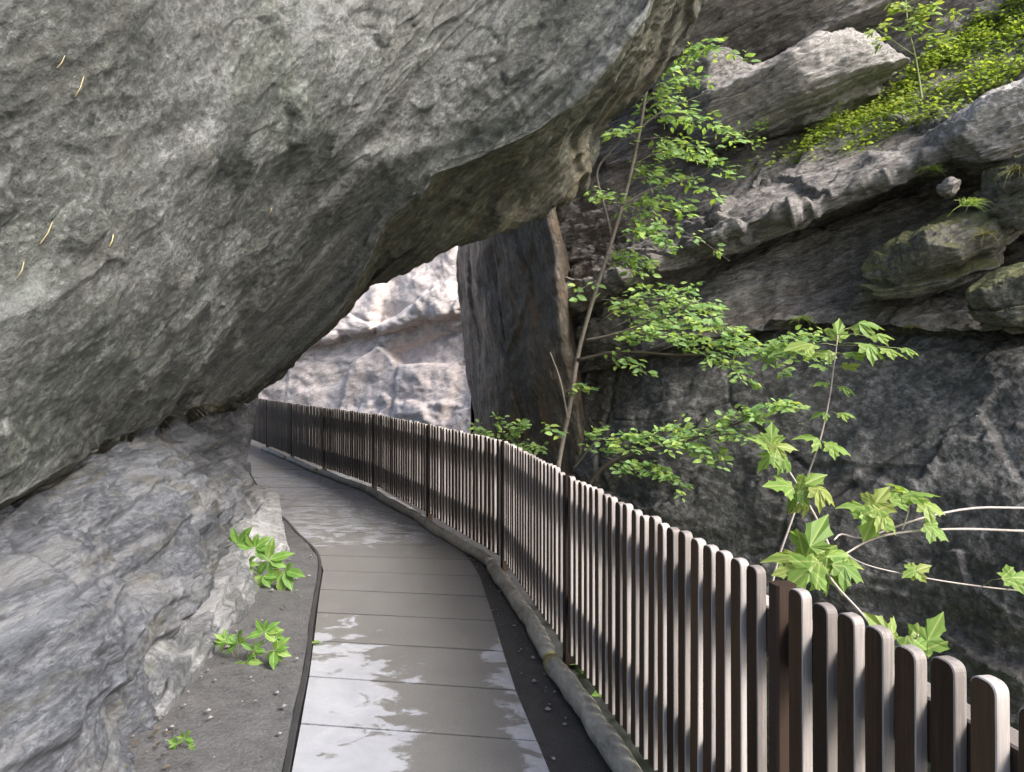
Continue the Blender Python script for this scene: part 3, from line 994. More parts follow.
def d_cliff(p, n):
    q = np.stack([p @ Lc * 0.4, p @ Mc * 0.8, p @ Nc * 1.8], -1)
    band = np.clip((p[:, 2] - 1.2) / 0.6, 0, 1)
    h = 0.22 * fbm(p * 0.55 + 11, 4)
    h += (0.12 + 0.10 * np.clip(1 - np.abs(p[:, 2] - 2.6) / 1.2, 0, 1)) * band * 1.3 * strata(p, Nc, 3.4, 0.8, 7, 0.86)
    h += 0.18 * strata(p, Nc, 1.1, 1.0, 8, 0.9)
    h += 0.20 * band * strata(p, Nc, 8.5, 1.2, 12, 0.85) * np.clip(0.6 + 1.2 * fbm(p * 0.9 + 33, 3), 0.1, 1.2)
    h += 0.08 * fbm(q * 2.4, 6, 0.62)
    h += 0.05 * fbm(q * 6, 5, 0.62, True)
    r, tl, e = worley(np.stack([p @ Lc * 0.7, p @ Mc * 0.9, p @ Nc * 1.3], -1) + 0.12 * np.stack([fbm(p * 1.2, 2), fbm(p * 1.2 + 9, 2), fbm(p * 1.2 + 5, 2)], -1))
    h += (0.07 * (r - 0.5) + 0.17 * tl + 0.03) * np.clip(e / 0.05, 0, 1)
    return h


def d_wall(p, n):
    q = np.stack([p @ Lc * 0.6, p @ Mc * 0.8, p @ Nc * 1.2], -1)
    h = 0.26 * fbm(p * 0.5 + 21, 4)
    h += 0.05 * fbm(q * 2.6, 5, 0.55)
    h += 0.015 * fbm(q * 9, 4, 0.6, True)
    r, tl, e = worley(np.stack([p @ Lc * 0.45, p @ Mc * 0.45, p @ Nc * 0.6], -1) + 0.10 * np.stack([fbm(p * 0.8, 2), fbm(p * 0.8 + 9, 2), fbm(p * 0.8 + 5, 2)], -1))
    h += 0.12 * strata(p, Nc, 1.5, 0.8, 18, 0.9) + 0.06 * strata(p, Nc, 5.0, 1.0, 19, 0.85) * np.clip(0.4 + 1.5 * fbm(p * 0.7 + 97, 2), 0, 1.2)
    h += (0.08 * (r - 0.5) + 0.20 * tl) * np.clip(e / 0.03, 0, 1) * np.clip(0.55 + 1.2 * fbm(p * 0.5 + 95, 2), 0.1, 1)
    r, tl, e = worley(np.stack([p @ Lc * 0.9, p @ Mc * 1.1, p @ Nc * 2.0], -1) + 0.10 * np.stack([fbm(p * 1.3 + 2, 2), fbm(p * 1.3 + 7, 2), fbm(p * 1.3 + 4, 2)], -1))
    h += (0.05 * (r - 0.5) + 0.14 * tl) * np.clip(e / 0.05, 0, 1) * np.clip(0.35 + 1.4 * fbm(p * 0.8 + 90, 2), 0, 1)
    return h


o = rock_patch('cliff', top, 460, 460, d_cliff, M_cliff, (3.0, 1.2, 0.3), 'ctop')
tag(o, kind='structure')
o = rock_patch('cliff', low, 380, 420, d_wall, M_wall, (2.0, 5.0, -0.5), 'clow')
tag(o, kind='structure')


def boulder(name, px, py, d, rx, ry, rd, mat, seed, label, roll=0.0, amp=0.05, cat='boulder', nfac=16, yaw=0.0, c=None, sq=4.5):
    c = np.array(P(px, py, d)) if c is None else np.array(c)
    r_ = np.random.default_rng(seed)
    nr, ns = 200, 300
    th = np.linspace(0.0, math.pi, nr)[:, None]
    ph = np.linspace(0, 2 * math.pi, ns, endpoint=False)[None, :]
    D = np.stack([np.sin(th) * np.cos(ph), np.sin(th) * np.sin(ph), np.cos(th) + 0 * ph], -1).reshape(-1, 3)
    nrm = r_.normal(size=(nfac, 3)); nrm /= np.linalg.norm(nrm, axis=1)[:, None]
    hh = r_.uniform(0.72, 1.0, nfac)
    k = D @ nrm.T
    cand = np.where(k > 0.05, hh / np.maximum(k, 0.05), 9)
    box = (np.abs(D) ** sq).sum(1) ** (-1 / sq)
    rad = -np.log(np.exp(-60 * np.minimum(cand * 1.08, 3)).sum(1) + np.exp(-60 * box)) / 60
    p = D * np.clip(rad, 0.5, 1.4)[:, None] * np.array([rx / F * d, rd, ry / F * d])
    a = R(roll)
    Ry = np.array([[math.cos(a), 0, -math.sin(a)], [0, 1, 0], [math.sin(a), 0, math.cos(a)]])
    a = R(yaw)
    Rz = np.array([[math.cos(a), -math.sin(a), 0], [math.sin(a), math.cos(a), 0], [0, 0, 1]])
    p = p @ Ry.T @ Rz.T + c
    nn = D
    p = p + nn * (amp * 1.5 * fbm(p * 1.3 + seed, 4) + amp * 1.3 * strata(p, Nc, 4.0, 0.7, seed, 0.85) + amp * 0.8 * strata(p, Nc, 11.0, 1.0, seed + 3, 0.8) + amp * 0.5 * fbm(p * 6 + seed, 4, 0.6))[:, None]
    idx = np.arange(nr * ns).reshape(nr, ns)
    j = np.roll(idx, -1, 1)
    f = np.stack([idx[:-1], idx[1:], j[1:], j[:-1]], -1).reshape(-1, 4)
    SURF[label] = (p.reshape(nr, ns, 3), D.reshape(nr, ns, 3))
    o = link_mesh(name, p, f, mat, origin=(c[0], c[1], p[:, 2].min()))
    tag(o, label, cat)
    return o


boulder('boulder', 806, 94, 10.6, 112, 34, 1.3, M_boulder, 21, 'long pale grey slab boulder below the crack at the top right', 13, 0.09, sq=7)
boulder('boulder', 850, 2, 11.2, 240, 46, 1.3, M_boulder, 22, 'brownish boulder block at the top edge above the crack', 12, 0.10, sq=8)
boulder('boulder', 700, 105, 11.4, 50, 40, 1.0, M_boulder, 29, 'dark grey rock block behind the sapling crown left of the slab boulder', -8, 0.06)
boulder('boulder', 1010, 128, 7.9, 64, 40, 0.7, M_boulder, 23, 'rounded grey boulder at the right edge just below the green slope', 30, 0.10)
boulder('boulder', 950, 250, 7.9, 72, 32, 0.6, M_mossy, 24, 'moss covered boulder beside the dark cave on the right', 30, 0.12)
boulder('boulder', 1030, 196, 7.5, 42, 36, 0.6, M_mossy, 25, 'mossy brown boulder with dry grass at the right edge', 12, 0.11)
boulder('boulder', 1022, 304, 7.0, 40, 28, 0.5, M_mossy, 26, 'small mossy boulder at the right edge below the others', 20, 0.10)
boulder('stone', 949, 187, 7.35, 10, 9, 0.1, M_cliff, 29, 'small loose pinkish stone lying above the mossy boulder', 50, 0.03, 'stone', 14, sq=2.6)
boulder('rock_rib', 0, 0, 740, 0.24, 0.5, 1.8, M_rib, 33, 'whitish streaked rock rib sloping to the grit below the blue grey wall', 30, 0.10, 'rock', 12, 14.5, (-2.10, 5.15, 0.04), sq=2.6)
boulder('stone_ledge', 0, 0, 740, 0.46, 0.30, 1.35, M_ledge, 28, 'low pale stone ledge with weeds on it along the left edge of the path', 0, 0.05, 'stone ledge', 7, 22, (-2.72, 7.35, 0.02))

# ----------------------------------------------------------------- light
EL, AZ = 42, 126      # sun height; azimuth clockwise from +Y
world = bpy.data.worlds.new('World')
scn.world = world
world.use_nodes = True
wt = world.node_tree
sky = wt.nodes.new('ShaderNodeTexSky')
sky.sky_type = 'NISHITA'
sky.sun_disc = False
sky.sun_elevation = R(EL)
sky.sun_rotation = R(AZ)
sky.air_density = 1.0
sky.dust_density = 4.0
wt.links.new(sky.outputs[0], wt.nodes['Background'].inputs[0])
wt.nodes['Background'].inputs[1].default_value = 0.14
sd = bpy.data.lights.new('sun', 'SUN')
sd.energy = 2.6
sd.angle = R(24)
sd.color = (1.0, 0.975, 0.94)
so = bpy.data.objects.new('sun', sd)
COL.objects.link(so)
dv = Vector((math.sin(R(AZ)) * math.cos(R(EL)), math.cos(R(AZ)) * math.cos(R(EL)), math.sin(R(EL))))
so.rotation_euler = dv.to_track_quat('Z', 'Y').to_euler()
so.location = (3, -3, 12)

scn.view_settings.view_transform = 'Standard'
scn.view_settings.look = 'None'
scn.view_settings.exposure = 1.45
scn.view_settings.gamma = 1
scn.render.film_transparent = False
scn.cycles.max_bounces = 8
scn.cycles.diffuse_bounces = 5
# ----------------------------------------------------------------- plants
OVAL = ([(0, 0, 0), (.28, 0, -.03), (.62, 0, -.02), (1, 0, -.10), (.28, .21, .02), (.62, .20, .01), (.28, -.21, .02), (.62, -.20, .01)],
        [(0, 1, 4), (1, 2, 5, 4), (2, 3, 5), (1, 0, 6), (2, 1, 6, 7), (3, 2, 7)])


def maple_shape(curl=0.16, twist=0.0):
    half = [(0.02, .10), (-.06, .30), (.08, .34), (.16, .30), (.20, .50), (.30, .58), (.40, .70), (.44, .55), (.54, .50), (.50, .38), (.52, .24), (.64, .27), (.72, .34), (.80, .22), (.88, .15)]
    out = [(0, 0)] + half + [(1.08, 0)] + [(x, -y) for x, y in half[::-1]]
    v = [(.30, 0, 0.03)]
    for x, y in out:
        r = math.hypot(x - .3, y)
        v.append((x, y, -curl * r * r * 1.6 + 0.05 * abs(y) + twist * y * x + 0.03 * math.sin(9 * x + 7 * y)))
    n = len(out)
    return v, [(0, 1 + i, 1 + (i + 1) % n) for i in range(n)]


MAPLE = maple_shape()
MAPLES = [maple_shape(c, w) for c, w in ((.1, .15), (.3, -.2), (.5, .1), (.7, .25), (.2, -.35), (.45, -.1))]


class Leaves:
    def __init__(self):
        self.v, self.f, self.uv = [], [], []

    def add(self, base, d, up, size, shape=OVAL, width=1.0):
        d = Vector(d).normalized(); up = Vector(up)
        s = up.cross(d)
        if s.length < 1e-3:
            s = Vector((1, 0, 0)).cross(d)
        s.normalize(); n = d.cross(s)
        base = Vector(base); k = len(self.v)
        for x, y, z in shape[0]:
            self.v.append(base + (d * x + s * (y * width) + n * z) * size)
            self.uv.append((x, y, 0))
        for fc in shape[1]:
            self.f.append(tuple(k + i for i in fc))

    def build(self, name, mat, parent=None, origin=None):
        o = link_mesh(name, self.v, self.f, mat, parent, False, origin=origin)
        if len(self.uv) == len(self.v):
            at = o.data.attributes.new('blade', 'FLOAT_VECTOR', 'POINT')
            at.data.foreach_set('vector', np.array(self.uv, dtype=np.float32).ravel())
        return o


def smooth_line(pts, n):
    return [Vector(x) for x in catmull(np.array(pts, float), n, 0)]


def px_line(pts, n=24):
    return smooth_line([P(*p) for p in pts], n)


class Twigs:
    def __init__(self):
        self.v, self.f = [], []

    def tube(self, pts, r0, r1, seg=6):
        k = len(self.v)
        n = len(pts)
        v, f = tube_arrays(pts, [r0 + (r1 - r0) * i / (n - 1) for i in range(n)], seg)
        self.v += v
        self.f += [tuple(k + i for i in q) for q in f]

    def build(self, name, mat, parent=None, origin=None):
        return link_mesh(name, self.v, self.f, mat, parent, True, origin=origin)


def jit(rr, s):
    return Vector((rr.gauss(0, s), rr.gauss(0, s), rr.gauss(0, s)))


def spray(rr, lv, tw, root, tip, half, n, size, shape=OVAL, droop=0.12, flat=0.5, r=0.004):
    """a branchlet from root to tip carrying side twigs with leaves in one loose flat layer"""
    root = Vector(root); tip = Vector(tip)
    ax = tip - root
    L_ = ax.length
    line = [root + ax * t + Vector((0, 0, 0.10 * L_ * math.sin(math.pi * t) - droop * L_ * t * t)) for t in [i / 10 for i in range(11)]]
    tw.tube(line, r, r * 0.35, 5)
    side = ax.cross(Vector((0, 0, 1)))
    if side.length < 1e-3:
        side = Vector((1, 0, 0))
    side.normalize()
    nt = max(3, n // 7)
    for k in range(nt):
        t = 0.12 + 0.88 * (k + rr.random() * 0.7) / nt
        i = min(9, int(t * 10))
        b = line[i].lerp(line[i + 1], t * 10 - i) if t < 1 else line[10]
        sg = 1 if k % 2 else -1
        ln = half * rr.uniform(0.45, 1.0) * (1.15 - 0.6 * t)
        d = (side * sg * rr.uniform(0.6, 1) + ax.normalized() * rr.uniform(0.3, 0.9) + Vector((0, 0, rr.uniform(-.25, .2)))).normalized()
        e = b + d * ln + Vector((0, 0, -0.1 * ln))
        tw.tube([b, b.lerp(e, .5) + Vector((0, 0, .04 * ln)), e], r * 0.45, r * 0.2, 4)
        m = max(3, n // nt)
        for q in range(m):
            u = (q + 0.6) / m
            p = b.lerp(e, u) + Vector((rr.gauss(0, .02), rr.gauss(0, .03), rr.gauss(0, .035)))
            ld = (d * 0.7 + d.cross(Vector((0, 0, 1))) * (1 if q % 2 else -1) * rr.uniform(.5, 1.1) + jit(rr, .2) + Vector((0, 0, -0.15)))
            up = Vector((0, -0.8, 1)) + jit(rr, flat)
            lv.add(p, ld, up, size * rr.uniform(0.65, 1.2), shape)


def tree(name, label, cat, seed, trunk, limbs, sprays, bark, leafm, size, shape=OVAL):
    """trunk / limbs: (pixel path, radius, end radius); sprays: (root px, tip px, half width m, leaves)"""
    rr = random.Random(seed)
    base = P(*trunk[0][0])
    root = empty(name, base)
    org = Vector(base)
    tr = Twigs()
    tr.tube([p - org for p in px_line(trunk[0], 40)], trunk[1], trunk[2], 9)
    tr.build('trunk' if trunk[1] > 0.011 else 'stem', bark, root)
    for l in limbs:
        b = Twigs()
        b.tube([p - org for p in px_line(l[0], 24)], l[1], l[2], 7)
        b.build('branch', l[3] if len(l) > 3 else bark, root)
    lv, tw = Leaves(), Twigs()
    for (a, b, half, n) in sprays:
        spray(rr, lv, tw, Vector(P(*a)) - org, Vector(P(*b)) - org, half, int(n * 1.65), size, shape)
    lv.build('crown', leafm, root)
    if tw.v:
        tw.build('twig', bark, root)
    tag(root, label, cat)
    return root


D = 8.2
tree('sapling', 'slender young tree with a thin slanting trunk and layered leafy sprays behind the fence', 'tree', 31,
     ([(553, 505, 8.6), (560, 455, 8.55), (570, 405, 8.5), (579, 350, 8.45), (594, 296, 8.3), (612, 240, 8.2), (629, 180, 8.05), (640, 128, 7.9), (648, 82, 7.8), (664, 20, 7.7), (676, -60, 7.6)], 0.030, 0.015),
     [([(577, 360, 8.45), (620, 352, 8.35), (680, 355, 8.2), (740, 352, 8.0), (800, 350, 7.8)], 0.022, 0.006, M_darkbark),
      ([(612, 236, 8.2), (604, 205, 8.3), (597, 172, 8.3), (612, 150, 8.2), (630, 128, 8.0)], 0.020, 0.008),
      ([(586, 340, 8.4), (610, 335, 8.3), (640, 325, 8.2), (700, 300, 8.0)], 0.016, 0.005),
      ([(568, 420, 8.5), (560, 380, 8.4), (550, 352, 8.3)], 0.014, 0.005),
      ([(622, 205, 8.1), (650, 190, 8.0), (690, 178, 7.9)], 0.014, 0.004),
      ([(640, 128, 7.9), (665, 110, 7.8), (710, 92, 7.6)], 0.012, 0.004)],
     [((650, 75, 7.8), (715, 42, 7.6), .30, 46), ((655, 60, 7.8), (752, 46, 7.5), .12, 26), ((648, 95, 7.8), (700, 75, 7.5), .28, 40),
      ((642, 120, 7.9), (735, 128, 7.5), .30, 70), ((645, 100, 7.9), (690, 112, 8.2), .3, 40), ((638, 140, 7.9), (610, 128, 7.6), .2, 26),
      ((636, 150, 7.95), (738, 168, 7.5), .25, 46), ((634, 165, 8.0), (690, 150, 8.3), .3, 46), ((630, 180, 8.0), (725, 190, 7.7), .22, 40),
      ((622, 205, 8.1), (690, 205, 8.0), .35, 66), ((622, 205, 8.1), (590, 190, 7.7), .22, 26), ((615, 230, 8.2), (668, 238, 7.8), .32, 60), ((618, 225, 8.2), (730, 246, 7.5), .14, 22),
      ((606, 255, 8.2), (650, 262, 8.0), .26, 40), ((600, 280, 8.3), (570, 300, 8.0), .16, 14),
      ((600, 322, 8.2), (690, 282, 7.9), .40, 70), ((610, 330, 8.2), (720, 300, 8.2), .40, 80), ((620, 335, 8.2), (745, 322, 7.7), .42, 90), ((610, 345, 8.2), (680, 330, 7.6), .42, 80),
      ((660, 350, 8.1), (770, 345, 7.6), .40, 80), ((700, 352, 8.0), (750, 375, 7.4), .30, 50), ((740, 350, 7.9), (830, 352, 7.5), .26, 60), ((780, 350, 7.7), (815, 330, 7.2), .22, 40),
      ((600, 352, 8.3), (650, 370, 7.9), .25, 30), ((560, 395, 8.5), (590, 385, 8.2), .2, 16), ((562, 440, 8.5), (545, 425, 8.2), .15, 12),
      ((640, 110, 7.9), (672, 92, 8.3), .3, 40), ((630, 170, 8.0), (665, 178, 8.4), .3, 40), ((620, 200, 8.1), (655, 222, 8.5), .3, 40), ((610, 240, 8.2), (640, 285, 8.5), .3, 40), ((600, 300, 8.3), (650, 312, 8.5), .35, 50),
      ((650, 300, 8.2), (720, 312, 8.6), .35, 50), ((690, 350, 8.0), (790, 362, 7.9), .3, 50), ((650, 80, 7.8), (690, 60, 8.1), .25, 36), ((640, 140, 7.9), (716, 150, 8.0), .3, 40), ((760, 350, 7.8), (800, 352, 7.4), .2, 36)],
     M_bark, M_leaf, 0.102)

tree('shrub', 'low spreading leafy shrub behind the fence below the sapling branches', 'shrub', 33,
     ([(575, 510, 8.0), (600, 470, 7.8), (640, 452, 7.6), (690, 440, 7.4), (760, 415, 7.2)], 0.03, 0.008),
     [([(572, 470, 8.0), (600, 440, 7.9), (640, 440, 7.8)], .016, .006), ([(600, 455, 7.8), (650, 475, 7.6), (690, 495, 7.3)], .014, .004)],
     [((590, 460, 7.9), (640, 430, 7.7), .35, 60), ((620, 455, 7.8), (690, 425, 7.6), .38, 80), ((650, 445, 7.6), (720, 450, 7.2), .38, 80), ((690, 440, 7.4), (760, 408, 7.1), .32, 70),
      ((730, 425, 7.2), (798, 400, 6.9), .26, 56), ((600, 470, 7.8), (670, 470, 7.5), .30, 60), ((640, 462, 7.6), (690, 492, 7.2), .16, 28), ((580, 455, 8.0), (600, 425, 7.9), .2, 24),
      ((700, 440, 7.3), (770, 438, 7.0), .22, 36)],
     M_darkbark, M_leaf, 0.095)

tree('bush', 'small bluish green bush peeping over the fence below the pale cliff', 'bush', 34,
     ([(505, 500, 9.6), (505, 460, 9.6), (510, 430, 9.6)], 0.02, 0.008), [],
     [((505, 455, 9.6), (475, 425, 9.4), .25, 46), ((505, 450, 9.6), (525, 420, 9.5), .25, 50), ((508, 455, 9.6), (542, 445, 9.3), .25, 46), ((506, 455, 9.6), (500, 412, 9.7), .18, 30), ((506, 470, 9.6), (560, 466, 9.2), .2, 36)],
     M_darkbark, M_leaf, 0.09)

tree('bush', 'small green bush in the dark corner of the upper cliff beside the slab boulder', 'bush', 36,
     ([(752, 150, 9.9), (750, 138, 9.9), (748, 125, 9.9)], 0.012, 0.005), [],
     [((750, 140, 9.9), (728, 128, 9.7), .15, 22), ((750, 138, 9.9), (765, 122, 9.8), .16, 26), ((750, 145, 9.9), (760, 140, 9.6), .14, 18)],
     M_darkbark, M_leaf, 0.075)

tree('young_tree', 'tiny yellow green sapling with flat leaf layers at the top edge before the brown rock', 'tree', 37,
     ([(922, 100, 9.2), (916, 60, 9.2), (908, 25, 9.2), (905, -10, 9.2)], 0.014, 0.006), [([(912, 45, 9.2), (930, 30, 9.1), (950, 12, 9.0)], .008, .004), ([(914, 55, 9.2), (895, 42, 9.1), (878, 30, 9.0)], .007, .003)],
     [((908, 15, 9.2), (935, 6, 9.0), .16, 26), ((908, 12, 9.2), (893, 4, 9.0), .14, 20), ((908, 22, 9.2), (925, 20, 9.0), .14, 20), ((900, 30, 9.2), (872, 28, 9.0), .12, 18), ((890, 40, 9.1), (872, 44, 9.0), .1, 14),
      ((930, 30, 9.1), (960, 8, 8.9), .10, 14), ((916, 40, 9.1), (950, 40, 8.9), .14, 22), ((908, 25, 9.2), (918, 28, 8.9), .16, 18)],
     M_stem, M_cover, 0.10)


# --- maple shoots close behind the fence: every leaf its own part
def maple(name, label, seed, stems, leaves, mat=M_maple, bark=M_twig):
    """stems: (pixel path, r0, r1); leaves: (px, py, d, heading in the picture in degrees, size m, facing)"""
    rr = random.Random(seed)
    base = P(*stems[0][0][0])
    root = empty(name, base)
    org = Vector(base)
    lines = []
    for (pts, a, b) in stems:
        w = Twigs(); ln = px_line(pts, 40); lines += ln
        w.tube([p - org for p in ln], a, b, 7)
        w.build('stem', bark, root)
    for (px, py, d, head, size, face) in leaves:
        c = Vector(P(px, py, d))
        h = R(head + rr.uniform(-6, 6))
        dirv = Vector((math.cos(h), rr.uniform(-.25, .1), math.sin(h)))
        up = Vector((rr.uniform(-.25, .25), -face, math.sqrt(max(0.05, 1 - face * face)))) + jit(rr, .08)
        up = up - dirv.normalized() * up.dot(dirv.normalized())
        lv = Leaves()
        b0 = c - dirv.normalized() * size * 0.42
        lv.add(b0 - org, dirv, up, size, rr.choice(MAPLES), rr.uniform(0.8, 1.0))
        o = lv.build('leaf', mat, root)
        # its stalk
        q = min(lines, key=lambda p: (p - b0).length)
        if (q - b0).length < 0.4:
            w = Twigs(); w.tube([q - org, q.lerp(b0, .5) - org + Vector((0, 0, .012)), b0 - org], .0022, .0014, 5)
            w.build('stalk', M_stem, o)
    tag(root, label, 'maple')
    return root


maple('maple_shoot', 'tall thin maple shoot with leaf pairs up its stem before the dark wall', 41,
      [([(766, 610, 5.0), (778, 560, 5.0), (790, 525, 5.0), (806, 480, 5.0), (820, 440, 5.0), (829, 400, 5.0), (834, 365, 5.0), (838, 335, 5.0)], .009, .004)],
      [(815, 437, 4.95, 150, .16, .45), (836, 447, 4.9, -15, .17, .45), (822, 412, 5.0, 170, .11, .4), (845, 413, 4.95, 0, .12, .4), (822, 383, 5.0, 190, .10, .3), (845, 386, 4.95, 0, .11, .3),
       (820, 366, 5.0, 165, .11, .3), (850, 366, 4.95, 15, .12, .3), (826, 350, 5.05, 170, .16, .35), (856, 352, 4.9, 5, .2, .35), (838, 332, 5.0, 80, .15, .35), (872, 346, 4.8, -8, .2, .4), (892, 350, 4.8, -12, .17, .4),
       (862, 322, 5.1, 25, .2, .3), (803, 345, 5.0, 180, .2, .35), (784, 352, 5.1, 190, .17, .35), (908, 348, 4.8, 0, .12, .4), (880, 334, 4.9, 15, .15, .3)])
maple('maple_shoot', 'short maple shoot leaning left with yellowish leaf tufts below the spreading branch', 42,
      [([(838, 570, 4.2), (822, 530, 4.25), (806, 500, 4.3), (788, 470, 4.35), (770, 450, 4.4)], .010, .004)],
      [(762, 444, 4.4, 150, .17, .5), (780, 446, 4.35, 20, .15, .45), (768, 458, 4.3, 215, .14, .6), (786, 462, 4.3, -30, .13, .6), (772, 436, 4.45, 80, .13, .4),
       (782, 486, 4.25, 175, .18, .5), (808, 482, 4.2, 40, .17, .45), (822, 489, 4.15, -10, .17, .5), (795, 496, 4.2, 220, .15, .6), (808, 503, 4.2, -50, .14, .6)])
maple('maple_branch', 'pale maple branches reaching in from the right edge with big bright leaves above the fence', 43,
      [([(1530, 1010, 3.9), (1520, 860, 3.85), (1480, 680, 3.75), (1380, 560, 3.65), (1270, 522, 3.55), (1180, 512, 3.5), (1090, 508, 3.5), (1024, 508, 3.5), (975, 508, 3.45), (930, 516, 3.4), (895, 527, 3.4), (862, 538, 3.35), (842, 534, 3.35), (834, 540, 3.3)], .0075, .004),
       ([(1490, 700, 3.76), (1400, 600, 3.65), (1290, 556, 3.55), (1180, 540, 3.45), (1090, 532, 3.45), (1024, 531, 3.4), (960, 529, 3.4), (905, 532, 3.35), (870, 540, 3.35), (845, 554, 3.3), (820, 566, 3.25)], .0075, .004),
       ([(1515, 820, 3.83), (1420, 680, 3.6), (1300, 615, 3.35), (1180, 596, 3.2), (1090, 594, 3.2), (1024, 591, 3.2), (970, 585, 3.2), (920, 577, 3.2), (870, 566, 3.2), (842, 553, 3.25)], .0045, .0025),
       ([(822, 566, 3.2), (838, 588, 3.1), (862, 614, 3.0), (890, 650, 2.9)], .006, .0045),
       ([(902, 530, 3.4), (908, 512, 3.4), (910, 494, 3.4)], .004, .002)],
      [(796, 556, 3.25, 165, .17, .55), (812, 542, 3.25, 70, .20, .6), (832, 556, 3.2, 20, .19, .6), (806, 572, 3.15, 215, .17, .7), (826, 576, 3.15, -50, .16, .65), (848, 568, 3.15, -20, .15, .6), (790, 570, 3.2, 190, .12, .5),
       (862, 506, 3.35, 150, .14, .5), (878, 500, 3.35, 60, .14, .5), (872, 522, 3.3, 250, .15, .75), (886, 516, 3.3, -40, .14, .7), (900, 500, 3.35, 10, .11, .4), (916, 494, 3.35, 15, .16, .35), (930, 506, 3.3, -15, .13, .5), (906, 488, 3.4, 120, .10, .3),
       (935, 530, 3.3, -30, .12, .6), (918, 570, 3.15, 30, .10, .7), (912, 572, 3.15, 200, .08, .7), (1016, 578, 3.1, 10, .13, .5), (1040, 584, 3.1, -10, .13, .6)])
maple('maple_shoot', 'two star shaped maple leaves standing just behind the nearest pickets', 44,
      [([(905, 760, 2.35), (908, 700, 2.35), (912, 650, 2.35), (918, 635, 2.3)], .0045, .0025)],
      [(930, 636, 2.35, 60, .135, .85), (886, 632, 2.4, 125, .11, .85), (915, 652, 2.3, -70, .12, .85), (890, 655, 2.4, 240, .08, .8)])


# --- grit and pebbles along the foot of the rock
def pebbles(n=480):
    rr = random.Random(90)
    v, f = [], []
    for _ in range(n):
        y = rr.uniform(2.2, 8.5)
        x1 = float(by_y(LEFT, np.array([y]))[0]) - 0.05
        x = x1 - abs(rr.gauss(0, .3)) - 0.02 if rr.random() < .3 else x1 - 0.55 + rr.gauss(0, .16)
        gut = rr.random() < .3
        if gut:
            xa = float(by_y(RIGHT, np.array([y]))[0]); xb = float(by_y(FENCE, np.array([y]))[0]) - .14
            x = xa + (xb - xa) * (1 - rr.random() ** 2)
        r = 0.003 + 0.014 * rr.random() ** 3
        k = len(v)
        c = Vector((x, y, -0.012 + r * .3 if gut else 0.04 + r * .3))
        a = rr.uniform(0, 6.3)
        pts = [(1, 0, 0), (.3, .9, .1), (-.8, .5, 0), (-.7, -.6, .1), (.4, -.8, 0), (0.1, 0, .7), (-.1, .1, -.7)]
        for p in pts:
            q = Vector(p) * r * rr.uniform(.8, 1.2)
            v.append(c + Vector((q.x * math.cos(a) - q.y * math.sin(a), q.x * math.sin(a) + q.y * math.cos(a), q.z)))
        for i in range(5):
            f += [(k + i, k + (i + 1) % 5, k + 5), (k + (i + 1) % 5, k + i, k + 6)]
    tag(link_mesh('gravel', v, f, M_pebble, None, False), kind='stuff')


pebbles()


def litter(n=170):
    rr = random.Random(91)
    lv = Leaves()
    for _ in range(n):
        y = rr.uniform(2.4, 8.5)
        x1 = float(by_y(LEFT, np.array([y]))[0])
        x = x1 - 0.62 + rr.gauss(0, .13) if rr.random() < .75 else x1 - rr.uniform(.05, .6)
        a = rr.uniform(0, 6.3)
        lv.add((x, y, 0.045 + rr.uniform(0, .012)), (math.cos(a), math.sin(a), rr.uniform(-.1, .3)), Vector((0, 0, 1)) + jit(rr, .4), rr.uniform(.015, .042), OVAL, rr.uniform(.5, 1.3))
    tag(lv.build('leaf_litter', M_litter), kind='stuff')


litter()


# --- plants on the left side of the path
def herb(label, seed, base, stems, mat=M_herb, name='wild_plant', cat='plant'):
    """stems: (tip px, py, d, leaflets, size, fan deg)"""
    rr = random.Random(seed)
    b = Vector(base)
    root = empty(name, base)
    for (px, py, d, n, size, head) in stems:
        tip = Vector(P(px, py, d)) - b
        w = Twigs()
        w.tube([Vector((0, 0, 0)), tip * 0.5 + Vector((0, 0, .25 * tip.length * .3)), tip], .003, .0018, 5)
        w.build('stalk', M_stem, root)
        lv = Leaves()
        for k in range(n):
            a = R(head + (k - (n - 1) / 2) * (250 / max(1, n)) + rr.uniform(-10, 10))
            dv_ = Vector((math.cos(a), rr.uniform(-.4, .2), math.sin(a) * 0.85 - 0.1))
            up = Vector((rr.uniform(-.3, .3), -0.7, 0.65)) + jit(rr, .15)
            lv.add(tip + dv_ * size * .05, dv_, up, size * rr.uniform(.6, 1.2), OVAL, rr.uniform(.85, 1.2))
        lv.build('leaf', mat, root)
    tag(root, label, cat)
    return root


herb('bright green wild plant with large drooping leaves growing from the low stone ledge', 51, P(240, 575, 5.75),
     [(238, 545, 5.7, 6, .15, 120), (254, 548, 5.6, 6, .15, 60), (246, 564, 5.5, 6, .13, -60), (268, 560, 5.5, 5, .16, -20), (284, 570, 5.4, 5, .17, -50), (232, 556, 5.7, 5, .11, 180), (262, 576, 5.4, 4, .10, -80)])
herb('bright green plant with fans of small leaflets growing from the foot of the rock wall', 52, P(238, 668, 4.1),
     [(238, 643, 4.05, 7, .085, 120), (246, 662, 4.0, 7, .095, -60), (264, 632, 4.0, 7, .09, 80), (274, 650, 3.95, 7, .09, -20), (226, 640, 4.1, 6, .07, 150), (254, 650, 4.0, 6, .075, 30), (240, 676, 3.95, 5, .07, -80), (276, 636, 4.0, 5, .07, 40)])
herb('tiny weed with a few leaves in the grit at the bottom of the rock wall', 53, P(178, 752, 3.15),
     [(184, 738, 3.1, 5, .045, 60), (176, 744, 3.1, 5, .04, 150), (190, 748, 3.1, 4, .04, 0)], name='weed', cat='weed')
